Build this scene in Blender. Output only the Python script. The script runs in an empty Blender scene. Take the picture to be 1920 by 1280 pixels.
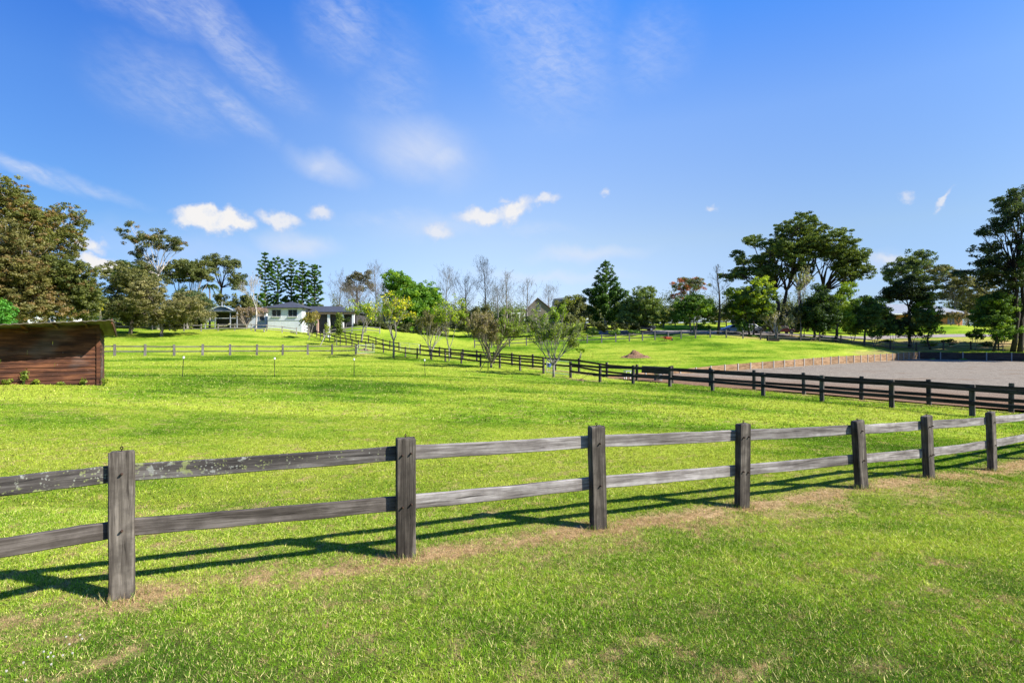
import bpy, math, random
import numpy as np
from mathutils import Vector, Matrix
R = math.radians
rng = np.random.default_rng(7)
random.seed(7)
scene = bpy.context.scene
COL = bpy.data.collections.new("place")
scene.collection.children.link(COL)
F = 960.0
CAMZ = 2.0

# ------------------------------------------------------------------ helpers
def tag(o, label=None, cat=None, group=None, kind=None):
    if label: o["label"] = label
    if cat: o["category"] = cat
    if group: o["group"] = group
    if kind: o["kind"] = kind
    return o

def link(o, parent=None):
    COL.objects.link(o)
    if parent is not None: o.parent = parent
    return o

def empty(name, loc, rz=0.0, label=None, cat=None, group=None):
    o = bpy.data.objects.new(name, None)
    o.location = loc; o.rotation_euler = (0, 0, rz); o.empty_display_size = 0.2
    link(o); return tag(o, label, cat, group)

def dup(root, loc, rz=None, label=None, group=None):
    r = root.copy(); COL.objects.link(r); r.location = loc
    if rz is not None: r.rotation_euler = (0, 0, rz)
    if label: r["label"] = label
    if group: r["group"] = group
    for ch in list(root.children):
        c = ch.copy(); COL.objects.link(c); c.parent = r
        for g in list(ch.children):
            d = g.copy(); COL.objects.link(d); d.parent = c
    return r

def fast_mesh(name, verts, faces, mat=None, col=None, smooth=False, parent=None, loc=None, rot=None):
    """verts (N,3); faces (M,k) array of equal size polygons, or a list of tuples"""
    me = bpy.data.meshes.new(name)
    verts = np.asarray(verts, dtype=np.float32)
    if isinstance(faces, np.ndarray):
        M, k = faces.shape
        me.vertices.add(len(verts)); me.vertices.foreach_set("co", verts.ravel())
        me.loops.add(M * k); me.loops.foreach_set("vertex_index", faces.astype(np.int32).ravel())
        me.polygons.add(M); me.polygons.foreach_set("loop_start", np.arange(0, M * k, k, dtype=np.int32))
        me.update(calc_edges=True)
    else:
        me.from_pydata([tuple(map(float, v)) for v in verts], [], faces)
        me.update()
    if col is not None:
        a = me.color_attributes.new("col", "FLOAT_COLOR", "POINT")
        c = np.ones((len(verts), 4), dtype=np.float32); c[:, :3] = col
        a.data.foreach_set("color", c.ravel())
    if smooth:
        me.polygons.foreach_set("use_smooth", np.ones(len(me.polygons), dtype=bool))
    if mat is not None: me.materials.append(mat)
    o = bpy.data.objects.new(name, me)
    if loc is not None: o.location = loc
    if rot is not None: o.rotation_euler = rot
    return link(o, parent)

class MB:
    def __init__(s): s.v = []; s.f = []
    def add(s, vs, fs):
        b = len(s.v); s.v += [tuple(map(float, v)) for v in vs]; s.f += [tuple(b + i for i in f) for f in fs]
    def box(s, c, size, rz=0.0, top=1.0):
        x, y, z = [q / 2 for q in size]; vs = []
        for k, zz in ((1.0, -z), (top, z)):
            for sx, sy in ((-1, -1), (1, -1), (1, 1), (-1, 1)):
                px, py = sx * x * k, sy * y * k
                vs.append((c[0] + px * math.cos(rz) - py * math.sin(rz), c[1] + px * math.sin(rz) + py * math.cos(rz), c[2] + zz))
        s.add(vs, [(3, 2, 1, 0), (4, 5, 6, 7), (0, 1, 5, 4), (1, 2, 6, 5), (2, 3, 7, 6), (3, 0, 4, 7)])
    def tube(s, pts, rad, sides=6, cap=True):
        pts = [Vector(p) for p in pts]; n = len(pts)
        if not hasattr(rad, "__len__"): rad = [rad] * n
        b = len(s.v); up0 = None
        for i, p in enumerate(pts):
            t = (pts[min(i + 1, n - 1)] - pts[max(i - 1, 0)])
            if t.length < 1e-9: t = Vector((0, 0, 1))
            t.normalize()
            ref = Vector((1, 0, 0)) if abs(t.x) < 0.8 else Vector((0, 1, 0))
            u = t.cross(ref).normalized(); w = t.cross(u)
            for k in range(sides):
                a = 2 * math.pi * k / sides
                q = p + (u * math.cos(a) + w * math.sin(a)) * rad[i]
                s.v.append((q.x, q.y, q.z))
        for i in range(n - 1):
            for k in range(sides):
                k2 = (k + 1) % sides
                s.f.append((b + i * sides + k, b + i * sides + k2, b + (i + 1) * sides + k2, b + (i + 1) * sides + k))
        if cap:
            s.f.append(tuple(b + k for k in range(sides))[::-1])
            s.f.append(tuple(b + (n - 1) * sides + k for k in range(sides)))
    def prism(s, poly, y0, y1, axis="y"):
        """poly = list of (a,b); extruded along axis"""
        n = len(poly); vs = []
        for yy in (y0, y1):
            for a, b in poly:
                vs.append({"y": (a, yy, b), "x": (yy, a, b), "z": (a, b, yy)}[axis])
        s.add(vs, [tuple(range(n)), tuple(range(2 * n - 1, n - 1, -1))] + [(i, n + i, n + (i + 1) % n, (i + 1) % n) for i in range(n)])
    def build(s, name, mat, parent=None, smooth=False, loc=None, rot=None, bevel=0.0):
        me = bpy.data.meshes.new(name); me.from_pydata(s.v, [], s.f); me.update()
        if mat: me.materials.append(mat)
        import bmesh
        bm = bmesh.new(); bm.from_mesh(me)
        bmesh.ops.recalc_face_normals(bm, faces=bm.faces)
        bm.to_mesh(me); bm.free()
        if smooth: me.polygons.foreach_set("use_smooth", np.ones(len(me.polygons), dtype=bool))
        o = bpy.data.objects.new(name, me)
        if loc is not None: o.location = loc
        if rot is not None: o.rotation_euler = rot
        if bevel > 0:
            m = o.modifiers.new("bevel", "BEVEL"); m.width = bevel; m.segments = 2; m.limit_method = "ANGLE"
        return link(o, parent)

# ------------------------------------------------------------------ materials
class NT:
    def __init__(s, tree): s.t = tree
    def n(s, typ, ins=None, **props):
        nd = s.t.nodes.new(typ)
        for k, v in props.items(): setattr(nd, k, v)
        for k, v in (ins or {}).items():
            if isinstance(v, bpy.types.NodeSocket): s.t.links.new(v, nd.inputs[k])
            elif v is not None: nd.inputs[k].default_value = v
        return nd
    def math(s, op, a, b=None, c=None, clamp=False):
        nd = s.n("ShaderNodeMath", {0: a, 1: b, 2: c}, operation=op); nd.use_clamp = clamp
        return nd.outputs[0]
    def ramp(s, fac, stops, interp="LINEAR"):
        nd = s.n("ShaderNodeValToRGB", {0: fac}); cr = nd.color_ramp; cr.interpolation = interp
        while len(cr.elements) < len(stops): cr.elements.new(0.5)
        for e, (p, c) in zip(cr.elements, stops):
            e.position = p; e.color = (c[0], c[1], c[2], 1) if hasattr(c, "__len__") else (c, c, c, 1)
        return nd.outputs[0]
    def mix(s, fac, a, b, blend="MIX"):
        nd = s.t.nodes.new("ShaderNodeMix"); nd.data_type = "RGBA"; nd.blend_type = blend
        for k, v in ((0, fac), (6, a), (7, b)):
            if isinstance(v, bpy.types.NodeSocket): s.t.links.new(v, nd.inputs[k])
            else:
                nd.inputs[k].default_value = (v[0], v[1], v[2], 1) if hasattr(v, "__len__") else v
        return nd.outputs[2]
    def noise(s, vec, scale, detail=4, rough=0.55, dist=0.0, out=0):
        return s.n("ShaderNodeTexNoise", {"Vector": vec, "Scale": scale, "Detail": detail, "Roughness": rough, "Distortion": dist}).outputs[out]
    def mapping(s, vec, scale=(1, 1, 1), rot=(0, 0, 0), loc=(0, 0, 0)):
        return s.n("ShaderNodeMapping", {"Vector": vec, "Scale": scale, "Rotation": rot, "Location": loc}).outputs[0]

def new_mat(name):
    m = bpy.data.materials.new(name); m.use_nodes = True
    t = m.node_tree; t.nodes.clear(); nt = NT(t)
    out = t.nodes.new("ShaderNodeOutputMaterial")
    return m, nt, out

def principled(nt, out, color, rough=0.8, bump=None, bump_s=0.3, dist=0.01, metallic=0.0, spec=0.3):
    p = nt.n("ShaderNodeBsdfPrincipled", {"Roughness": rough, "Metallic": metallic, "Specular IOR Level": spec})
    if isinstance(color, bpy.types.NodeSocket): nt.t.links.new(color, p.inputs["Base Color"])
    else: p.inputs["Base Color"].default_value = (*color, 1)
    if bump is not None:
        b = nt.n("ShaderNodeBump", {"Height": bump, "Strength": bump_s, "Distance": dist})
        nt.t.links.new(b.outputs[0], p.inputs["Normal"])
    nt.t.links.new(p.outputs[0], out.inputs[0])
    return p

def simple_mat(name, c, rough=0.7, var=0.15, scale=3.0, metallic=0.0, spec=0.3, bump=0.1):
    m, nt, out = new_mat(name)
    oc = nt.n("ShaderNodeTexCoord").outputs["Object"]
    f = nt.noise(oc, scale, 5, 0.6)
    a = tuple(x * (1 - var) for x in c); b = tuple(min(1, x * (1 + var)) for x in c)
    col = nt.ramp(f, [(0.3, a), (0.7, b)])
    principled(nt, out, col, rough, f, bump, 0.02, metallic, spec)
    return m

def wood_mat(name, dark, mid, light, axis="x", grain=60, lichen=False, stain=0.0, rough=0.85):
    m, nt, out = new_mat(name)
    tc = nt.n("ShaderNodeTexCoord").outputs["Object"]
    rnd = nt.n("ShaderNodeObjectInfo").outputs["Random"]
    off = nt.n("ShaderNodeCombineXYZ", {0: nt.math("MULTIPLY", rnd, 37.0), 1: nt.math("MULTIPLY", rnd, 91.0), 2: nt.math("MULTIPLY", rnd, 13.0)}).outputs[0]
    v = nt.n("ShaderNodeVectorMath", {0: tc, 1: off}, operation="ADD").outputs[0]
    sc = {"x": (2.0, grain, grain), "z": (grain, grain, 2.0), "y": (grain, 2.0, grain)}[axis]
    sc2 = {"x": (0.8, 9, 9), "z": (9, 9, 0.8), "y": (9, 0.8, 9)}[axis]
    g1 = nt.noise(nt.mapping(v, sc), 1.0, 6, 0.65, 0.6)
    g2 = nt.noise(nt.mapping(v, sc2), 1.0, 4, 0.6, 0.4)
    g3 = nt.noise(v, 6.0, 4, 0.6)
    f = nt.math("ADD", nt.math("MULTIPLY", g1, 0.45), nt.math("MULTIPLY", g2, 0.55))
    col = nt.ramp(f, [(0.37, dark), (0.49, mid), (0.62, light)])
    crack = nt.ramp(g1, [(0.30, 0.18), (0.40, 1.0)])
    col = nt.mix(0.9, col, crack, "MULTIPLY")
    if stain > 0:
        sm = nt.ramp(g3, [(0.42, 0.0), (0.62, 1.0)])
        col = nt.mix(nt.math("MULTIPLY", sm, stain), col, dark)
    vary = nt.math("MULTIPLY_ADD", rnd, 0.35, 0.82)
    col = nt.mix(1.0, col, nt.n("ShaderNodeCombineColor", {0: vary, 1: vary, 2: vary}).outputs[0], "MULTIPLY")
    if lichen:
        wx = nt.n("ShaderNodeSeparateXYZ", {0: nt.n("ShaderNodeNewGeometry").outputs["Position"]}).outputs[0]
        near = nt.ramp(nt.math("DIVIDE", nt.math("ABSOLUTE", nt.math("ADD", wx, 3.05)), 2.0), [(0.15, 1.0), (0.38, 0.55), (0.62, 0.12)])
        patch = nt.noise(v, 13, 5, 0.62, 0.3)
        lf1 = nt.ramp(nt.math("ADD", patch, nt.math("MULTIPLY", near, 0.10)), [(0.645, 0.0), (0.70, 0.8)])
        vo = nt.n("ShaderNodeTexVoronoi", {"Vector": nt.n("ShaderNodeVectorMath", {0: v, 1: nt.n("ShaderNodeVectorMath", {0: nt.noise(v, 30, 3, 0.6, 0, 1), "Scale": 0.03}, operation="SCALE").outputs[0]}, operation="ADD").outputs[0], "Scale": 46.0, "Randomness": 1.0})
        spot = nt.ramp(vo.outputs["Distance"], [(0.22, 0.8), (0.40, 0.0)])
        pick = nt.n("ShaderNodeSeparateColor", {0: vo.outputs["Color"]}).outputs[0]
        keep = nt.ramp(nt.math("ADD", pick, nt.math("MULTIPLY", near, 0.35)), [(0.90, 0.0), (0.95, 1.0)])
        lf = nt.math("MAXIMUM", lf1, nt.math("MULTIPLY", spot, keep))
        sel = nt.ramp(nt.noise(v, 7, 3, 0.6), [(0.42, (0.28, 0.285, 0.25)), (0.55, (0.225, 0.25, 0.09))])
        col = nt.mix(lf, col, sel)
    principled(nt, out, col, rough, g1, 0.55, 0.006, 0, 0.2)
    return m

def attr_leaf_mat(name, transl=0.35, gloss=0.0, upn=0.0):
    m, nt, out = new_mat(name)
    a = nt.n("ShaderNodeAttribute", attribute_name="col").outputs["Color"]
    nn = None
    if upn > 0:   # blades of a mown sward share the ground's broad shading
        g0 = nt.n("ShaderNodeNewGeometry").outputs["Normal"]
        nn = nt.n("ShaderNodeVectorMath", {0: nt.n("ShaderNodeVectorMath", {0: g0, "Scale": 1 - upn}, operation="SCALE").outputs[0], 1: (0, 0, upn)}, operation="ADD").outputs[0]
        nn = nt.n("ShaderNodeVectorMath", {0: nn}, operation="NORMALIZE").outputs[0]
    d = nt.n("ShaderNodeBsdfDiffuse", {"Color": a, "Normal": nn}).outputs[0]
    tcol = nt.mix(1.0, a, (1.25, 1.2, 0.55), "MULTIPLY")
    tr = nt.n("ShaderNodeBsdfTranslucent", {"Color": tcol}).outputs[0]
    sh = nt.n("ShaderNodeMixShader", {0: transl, 1: d, 2: tr}).outputs[0]
    if gloss > 0:
        g = nt.n("ShaderNodeBsdfGlossy", {"Roughness": 0.5, "Color": (0.9, 0.95, 1.0, 1)}).outputs[0]
        sh = nt.n("ShaderNodeMixShader", {0: gloss, 1: sh, 2: g}).outputs[0]
    nt.t.links.new(sh, out.inputs[0])
    return m

M = {}
M["leaf"] = attr_leaf_mat("leaf", 0.40, 0.012)
M["grass"] = attr_leaf_mat("grass_blade", 0.25, 0.0, 0.72)
M["bark_grey"] = simple_mat("bark_grey", (0.20, 0.18, 0.155), 0.9, 0.4, 6)
M["bark_pale"] = simple_mat("bark_pale", (0.42, 0.38, 0.33), 0.85, 0.3, 3)
M["bark_dark"] = simple_mat("bark_dark", (0.045, 0.036, 0.028), 0.9, 0.4, 5)
M["bark_brown"] = simple_mat("bark_brown", (0.22, 0.175, 0.14), 0.9, 0.4, 5)
M["wood_post"] = wood_mat("weathered_post_wood", (0.018, 0.014, 0.011), (0.075, 0.063, 0.050), (0.185, 0.16, 0.13), "z", 55, False, 0.5)
M["wood_rail"] = wood_mat("silver_rail_wood", (0.06, 0.05, 0.043), (0.19, 0.17, 0.155), (0.36, 0.335, 0.315), "x", 45, False, 0.35)
M["wood_rail_brown"] = wood_mat("brown_grey_rail_wood", (0.035, 0.028, 0.022), (0.10, 0.084, 0.070), (0.20, 0.172, 0.15), "x", 45, False, 0.45)
M["wood_lichen"] = wood_mat("lichen_rail_wood", (0.025, 0.022, 0.02), (0.075, 0.066, 0.058), (0.17, 0.155, 0.14), "x", 45, True, 0.4)
M["wood_black"] = wood_mat("dark_stained_wood", (0.010, 0.008, 0.007), (0.028, 0.023, 0.019), (0.065, 0.054, 0.046), "x", 30)
M["wood_black_post"] = wood_mat("dark_stained_post_wood", (0.016, 0.014, 0.012), (0.055, 0.047, 0.040), (0.13, 0.115, 0.10), "z", 30)
M["wood_grey"] = wood_mat("grey_paddock_wood", (0.05, 0.045, 0.04), (0.12, 0.108, 0.098), (0.22, 0.2, 0.19), "z", 25)
M["wood_grey_rail"] = wood_mat("grey_paddock_rail_wood", (0.04, 0.035, 0.03), (0.10, 0.09, 0.08), (0.19, 0.175, 0.16), "x", 25)
M["wood_pale"] = wood_mat("pale_fence_wood", (0.14, 0.12, 0.10), (0.28, 0.25, 0.22), (0.42, 0.39, 0.35), "x", 25)
M["metal_grey"] = simple_mat("galvanised_steel", (0.42, 0.44, 0.45), 0.4, 0.2, 8, 0.7)
M["metal_dark"] = simple_mat("dark_steel", (0.04, 0.037, 0.035), 0.55, 0.2, 8, 0.5)
M["rust"] = simple_mat("rusty_iron", (0.05, 0.028, 0.018), 0.8, 0.4, 40, 0.3)
M["white_plastic"] = simple_mat("white_plastic", (0.8, 0.8, 0.78), 0.45, 0.05, 4)
M["black_plastic"] = simple_mat("black_plastic", (0.015, 0.015, 0.016), 0.5, 0.1, 4)
# ------------------------------------------------------------------ terrain
def PX(px, py, d): return ((px - 960) / F * d, d, CAMZ - (py - 640) / F * d)

# fence lines (x, y): near fence posts; diagonal lane fences A (front) and B (back)
NF = [(-6.45, 2.53), (-4.30, 3.41), (-3.255, 4.27), (-1.062, 5.13), (1.008, 5.99), (3.075, 6.85), (5.266, 7.71), (6.92, 8.5), (9.1, 9.7), (11.2, 10.95), (13.3, 12.2), (15.4, 13.45), (17.5, 14.7)]
KL = 0.74
CA, CB = 31.93, 36.6
def on_lane(px, c):
    u = (px - 960) / F; d = c / (u + KL); return u * d, d
ctrl = []
def cp(px, py, d): ctrl.append(PX(px, py, d))
def cx(x, y, z): ctrl.append((x, y, z))
for px, py, d in [(228, 1125, 4.27), (761, 1045, 5.13), (1121, 992, 5.99), (1391, 950, 6.85), (1616, 912, 7.71), (1740, 895, 8.5), (1861, 880, 9.7)]: cp(px, py, d)
for px, py in [(1823, 781), (1672, 765), (1541, 752), (1431, 742), (1336, 732), (1256, 725), (1187, 719), (1125, 716), (1070, 708), (1019, 700), (975, 695), (937, 690), (901, 687), (865, 682), (835, 678), (782, 672), (760, 669), (719, 661), (672, 653), (638, 645), (618, 639), (594, 632), (564, 622)]:
    x, d = on_lane(px, CA); cp(px, py, d)
for px, py in [(1896, 774), (1742, 759), (1615, 749), (1507, 739), (1414, 730), (1194, 713), (1138, 706), (1085, 699), (1041, 695), (999, 689), (926, 681), (788, 663), (748, 657), (691, 642), (638, 632), (621, 627)]:
    x, d = on_lane(px, CB); cp(px, py, d)
cp(187, 722, 18.9); cp(198, 711, 21.9); cp(0, 721, 17.3)
cp(342, 707, 24.4); cp(797, 706, 29.8)
cp(215, 667, 54); cp(432, 666.5, 57.5); cp(667, 664, 62); cp(0, 668, 52)
cp(250, 625, 84); cp(360, 624, 86); cp(500, 622, 88); cp(0, 622, 84); cp(530, 616, 93); cp(-300, 625, 80)
cp(890, 652, 87); cp(986, 648, 87); cp(1101, 643, 87); cp(1154, 641, 87); cp(1253, 636, 87); cp(1331, 633, 87); cp(1457, 638, 87); cp(1536, 641, 87); cp(1621, 648, 88)
cp(1769, 656, 89); cp(1920, 660, 86); cp(2200, 668, 80)
cp(1340, 682.5, 52.5); cp(1575, 667, 68); cp(1697, 659, 88); cp(1250, 692, 47); cp(1890, 660, 79); cp(1450, 675, 59)
cp(1300, 606, 150); cp(1250, 620, 100); cp(1800, 611, 118); cp(1720, 640, 97); cp(1500, 622, 105); cp(960, 615, 110); cp(740, 629, 92); cp(1900, 632, 100)
cp(660, 612, 95); cp(1000, 628, 97)
cx(0, 1, -0.1); cx(4, 3, -0.13); cx(-4, 2, -0.12); cx(8, 5, -0.2); cx(0, 3.2, -0.12); cx(0, -30, 0.1); cx(-30, -10, 0.4); cx(30, -10, -0.5); cx(-26, 18, 0.6); cx(24, 12, -0.75); cx(42, 22, -1.1)
cx(-80, 0, 0.8); cx(80, 0, -1.0); cx(80, 45, -1.1); cx(-90, 60, 1.6); cx(-120, 100, 5.5); cx(120, 100, 1.5); cx(130, 60, -0.8)
cx(0, 200, 8.3); cx(-120, 200, 9); cx(130, 200, 9); cx(0, 420, 10); cx(-300, 420, 11); cx(300, 420, 11); cx(-300, 100, 7); cx(320, 100, 3); cx(0, -120, 0); cx(-200, -100, 1); cx(200, -100, -1)
CT = np.array(ctrl)
def _tps(r2): return 0.5 * r2 * np.log(r2 + 1e-9)
_n = len(CT)
_d2 = ((CT[:, None, :2] - CT[None, :, :2]) ** 2).sum(-1)
_A = np.zeros((_n + 3, _n + 3)); _A[:_n, :_n] = _tps(_d2) + np.eye(_n) * 0.6
_A[:_n, _n] = 1; _A[:_n, _n + 1:] = CT[:, :2]; _A[_n:, :_n] = _A[:_n, _n:].T
_W = np.linalg.solve(_A, np.concatenate([CT[:, 2], np.zeros(3)]))
def tps(x, y):
    x = np.asarray(x, float); y = np.asarray(y, float); sh = x.shape
    x = x.ravel(); y = y.ravel(); z = np.zeros_like(x)
    for a in range(0, len(x), 20000):
        xs, ys = x[a:a + 20000], y[a:a + 20000]
        r2 = (xs[:, None] - CT[None, :, 0]) ** 2 + (ys[:, None] - CT[None, :, 1]) ** 2
        z[a:a + 20000] = _tps(r2) @ _W[:_n] + _W[_n] + _W[_n + 1] * xs + _W[_n + 2] * ys
    return z.reshape(sh)

# arena rectangle in its own frame: origin at wall/lane corner, e1 along the long timber wall, e2 along the lane (towards camera right)
E1 = np.array([0.804, 0.595]); E2 = np.array([0.595, -0.804])
AO = np.array([7.35, 40.2]) - 1.0 * 0
ARENA_Z = -0.86
L1 = 74.0
def arena_uv(x, y):
    return (x - AO[0]) * E1[0] + (y - AO[1]) * E1[1], (x - AO[0]) * E2[0] + (y - AO[1]) * E2[1]
def arena_xy(a, b): return AO + E1 * a + E2 * b

# gradual grid
def spaced(lo, hi, fine_lo, fine_hi, step, growth):
    a = list(np.arange(fine_lo, fine_hi + 1e-6, step))
    s = step
    while a[-1] < hi: s *= growth; a.append(a[-1] + s)
    s = step
    while a[0] > lo: s *= growth; a.insert(0, a[0] - s)
    return np.array(a)
GX = spaced(-420, 420, -10, 14, 0.16, 1.035)
GY = spaced(-90, 460, 2.5, 13, 0.13, 1.022)
XX, YY = np.meshgrid(GX, GY)
ZZ = tps(XX, YY)
# soft lumps
def hash2(ix, iy, seed):
    v = np.sin(ix * 127.1 + iy * 311.7 + seed * 74.7) * 43758.5453
    return v - np.floor(v)
def vnoise(x, y, seed=0):
    ix, iy = np.floor(x), np.floor(y); fx, fy = x - ix, y - iy
    fx = fx * fx * (3 - 2 * fx); fy = fy * fy * (3 - 2 * fy)
    a = hash2(ix, iy, seed); b = hash2(ix + 1, iy, seed); c = hash2(ix, iy + 1, seed); d = hash2(ix + 1, iy + 1, seed)
    return a + (b - a) * fx + (c - a) * fy + (a - b - c + d) * fx * fy
def fbm(x, y, seed=0, o=4):
    s = 0; a = 0.5; t = 0
    for i in range(o):
        s = s + a * vnoise(x, y, seed + i * 3); t += a; a *= 0.55; x = x * 2.03 + 17.1; y = y * 2.03 + 5.7
    return s / t
ZZ = ZZ + (fbm(XX * 0.25, YY * 0.25, 5) - 0.5) * 0.10 + (fbm(XX * 2.2, YY * 2.2, 9, 3) - 0.5) * 0.035
_a, _b = arena_uv(XX, YY)
inside = (_a > -0.5) & (_a < L1 + 1.7) & (_b > -1.7) & (_b < 120)
ZZ = np.where(inside, np.minimum(ZZ, ARENA_Z - 0.05), ZZ)

def ground_z(x, y):
    x = np.asarray(x, float); y = np.asarray(y, float)
    i = np.clip(np.searchsorted(GX, x) - 1, 0, len(GX) - 2); j = np.clip(np.searchsorted(GY, y) - 1, 0, len(GY) - 2)
    fx = (x - GX[i]) / (GX[i + 1] - GX[i]); fy = (y - GY[j]) / (GY[j + 1] - GY[j])
    return (ZZ[j, i] * (1 - fx) + ZZ[j, i + 1] * fx) * (1 - fy) + (ZZ[j + 1, i] * (1 - fx) + ZZ[j + 1, i + 1] * fx) * fy
def gz(x, y): return float(ground_z(np.array([x]), np.array([y]))[0])

# ---- dryness (straw) and tone fields, both real colour variation of the turf
NFA = np.array(NF)
def fence_dist(x, y):
    best = np.full(np.shape(x), 1e9); sg = np.zeros(np.shape(x))
    for (ax, ay), (bx, by) in zip(NF[:-1], NF[1:]):
        dx, dy = bx - ax, by - ay; L2 = dx * dx + dy * dy
        t = np.clip(((x - ax) * dx + (y - ay) * dy) / L2, 0, 1)
        qx, qy = x - ax - t * dx, y - ay - t * dy
        d = np.hypot(qx, qy); s = -(dx * qy - dy * qx)
        m = d < best; best = np.where(m, d, best); sg = np.where(m, np.sign(s), sg)
    return best * sg       # positive on the camera side
def seg_band(x, y, p, q, w):
    dx, dy = q[0] - p[0], q[1] - p[1]; L2 = dx * dx + dy * dy
    t = np.clip(((x - p[0]) * dx + (y - p[1]) * dy) / L2, 0, 1)
    return np.exp(-(np.hypot(x - p[0] - t * dx, y - p[1] - t * dy) / w) ** 2)
def dryness(x, y):
    fd = fence_dist(x, y)
    n = fbm(x * 1.6, y * 1.6, 21); n2 = fbm(x * 8, y * 8, 31, 3)
    strip = np.exp(-((fd - 0.03) / 0.24) ** 2) * np.clip(0.75 + (n - 0.42) * 3.6 + (n2 - 0.5) * 1.6, 0, 1.3)
    wide = np.exp(-((fd - 0.3) / 0.6) ** 2) * np.clip((n - 0.44) * 4, 0, 0.75) * np.clip((x + 0.5) / 2, 0.25, 1)
    spots = np.clip((n2 - 0.60) * 8, 0, 0.9) * np.clip((fbm(x * 0.7, y * 0.7, 51) - 0.30) * 4, 0, 1) * np.clip(1.3 - y / 30, 0, 1)
    post = np.zeros(np.shape(x))
    for (px, py) in NF:
        post = np.maximum(post, np.exp(-(((x - px) ** 2 + (y - py) ** 2) / 0.28 ** 2)))
    d = np.maximum(np.maximum(strip, wide), np.maximum(spots * 0.7, post * 0.9))
    # straw litter by the lane fences and under the E gate
    bx = (CB - KL * y) - x     # signed along x to line B
    lane_soil = np.exp(-((bx / 1.24 - 0.35) / 0.55) ** 2) * (y < 47) * np.clip(0.3 + (n - 0.4) * 4, 0, 1)
    d = np.maximum(d, lane_soil)
    for (px, d_, w) in [(1075, 36.9, 1.3), (1110, 35.6, 0.9), (1026, 39.6, 0.8), (685, 62.5, 1.6), (655, 74, 1.5)]:
        cxx = (px - 960) / F * d_
        d = np.maximum(d, 0.9 * np.exp(-(((x - cxx) / w) ** 2 + ((y - d_) / (w * 0.8)) ** 2)) * np.clip(0.4 + (n - .4) * 3, 0, 1))
    # mulch beds behind the far paddock fence and under the right hand trees
    bed = (1 / (1 + np.exp(-(y - 87.5) * 1.6))) * (1 / (1 + np.exp((y - 99.0) * 1.2))) * np.clip((x - 36) / 6, 0, 1) * (x < 115)
    d = np.maximum(d, bed * np.clip(0.35 + (n - 0.4) * 3, 0, 1))
    bank = np.exp(-((_bank_dist(x, y) - 1.2) / 1.1) ** 2) * (arena_uv(x, y)[0] > 52) * 0.7
    d = np.maximum(d, bank)
    return np.clip(d, 0, 1)
def _bank_dist(x, y):
    a, b = arena_uv(x, y)
    return np.where((a > 0), np.maximum(-b, a - L1), 99)
def limeness(x, y):
    """0 deep green .. 1 yellow lime"""
    s = fbm(x * 0.16 + 0.05 * y, y * 0.34, 61); t = fbm(x * 0.9, y * 1.8, 71); u = fbm(x * 0.05, y * 0.09, 83, 3)
    base = np.clip((y - 4.0) / 6.0, 0, 1) * 0.12 + 0.62
    k = np.clip((y - 4) / 8, 0.35, 1.0)
    l = base + ((s - 0.5) * 2.0 + (u - 0.5) * 1.0) * k + (t - 0.5) * 0.8
    l = l - 0.22 * np.clip((x + 0.5) / 2.5, 0, 1) * np.clip((6.5 - y) / 2.5, 0, 1)
    l = l - 0.5 * np.exp(-(((x + 2.6) / 0.9) ** 2 + ((y - 3.3) / 0.45) ** 2))
    # long lush strip under the electric fence, and lush turf along the lane fence
    x0, y0 = PX(150, 715, 24)[:2]; x1, y1 = PX(900, 710, 31)[:2]
    l = l - 0.65 * seg_band(x, y, (x0, y0), (x1, y1), 0.55)
    ax = (CA - KL * y) - x
    l = l - 0.35 * np.exp(-((ax / 1.24 - 0.6) / 2.2) ** 2) * (y < 75)
    l = l + 0.35 * np.exp(-(((y - 66) / 9) ** 2)) * (x < -14)
    l = l + 0.3 * np.clip((y - 95) / 20, 0, 1) - 0.12 * ((y > 45) & (x > 4))
    return np.clip(l, 0, 1)

# ---- ground sheet
v = np.stack([XX.ravel(), YY.ravel(), ZZ.ravel()], 1)
ny, nx = XX.shape
idx = np.arange(ny * nx).reshape(ny, nx)
f = np.stack([idx[:-1, :-1].ravel(), idx[:-1, 1:].ravel(), idx[1:, 1:].ravel(), idx[1:, :-1].ravel()], 1)
dr = dryness(v[:, 0], v[:, 1]); lm = limeness(v[:, 0], v[:, 1])
gm, nt, out = new_mat("turf")
at = nt.n("ShaderNodeAttribute", attribute_name="col").outputs["Color"]
sp = nt.n("ShaderNodeSeparateColor", {0: at})
geo = nt.n("ShaderNodeNewGeometry").outputs["Position"]
n_f = nt.noise(geo, 9.0, 6, 0.7); n_m = nt.noise(nt.mapping(geo, (0.7, 1.6, 1)), 1.4, 6, 0.65); n_s = nt.noise(geo, 45, 3, 0.7)
lime = nt.math("ADD", sp.outputs[1], nt.math("MULTIPLY", nt.math("SUBTRACT", n_m, 0.5), 0.9), clamp=True)
lime = nt.math("ADD", lime, nt.math("MULTIPLY", nt.math("SUBTRACT", n_f, 0.5), 0.9), clamp=True)
g = nt.ramp(lime, [(0.0, (0.050, 0.118, 0.010)), (0.45, (0.142, 0.248, 0.017)), (1.0, (0.315, 0.380, 0.043))])
g = nt.mix(0.7, g, nt.ramp(nt.math("ADD", nt.math("MULTIPLY", n_s, 0.5), nt.math("MULTIPLY", nt.noise(geo, 150, 2, 0.7), 0.5)), [(0.34, 0.35), (0.6, 1.25)]), "MULTIPLY")
yy = nt.n("ShaderNodeSeparateXYZ", {0: geo}).outputs[1]
th_ = nt.math("MULTIPLY", nt.ramp(nt.math("DIVIDE", yy, 20.0), [(0.25, 1.0), (0.6, 0.0)]), nt.ramp(nt.noise(geo, 70, 3, 0.7), [(0.42, 0.0), (0.54, 0.9)]))
g = nt.mix(th_, g, (0.06, 0.05, 0.02))
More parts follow.
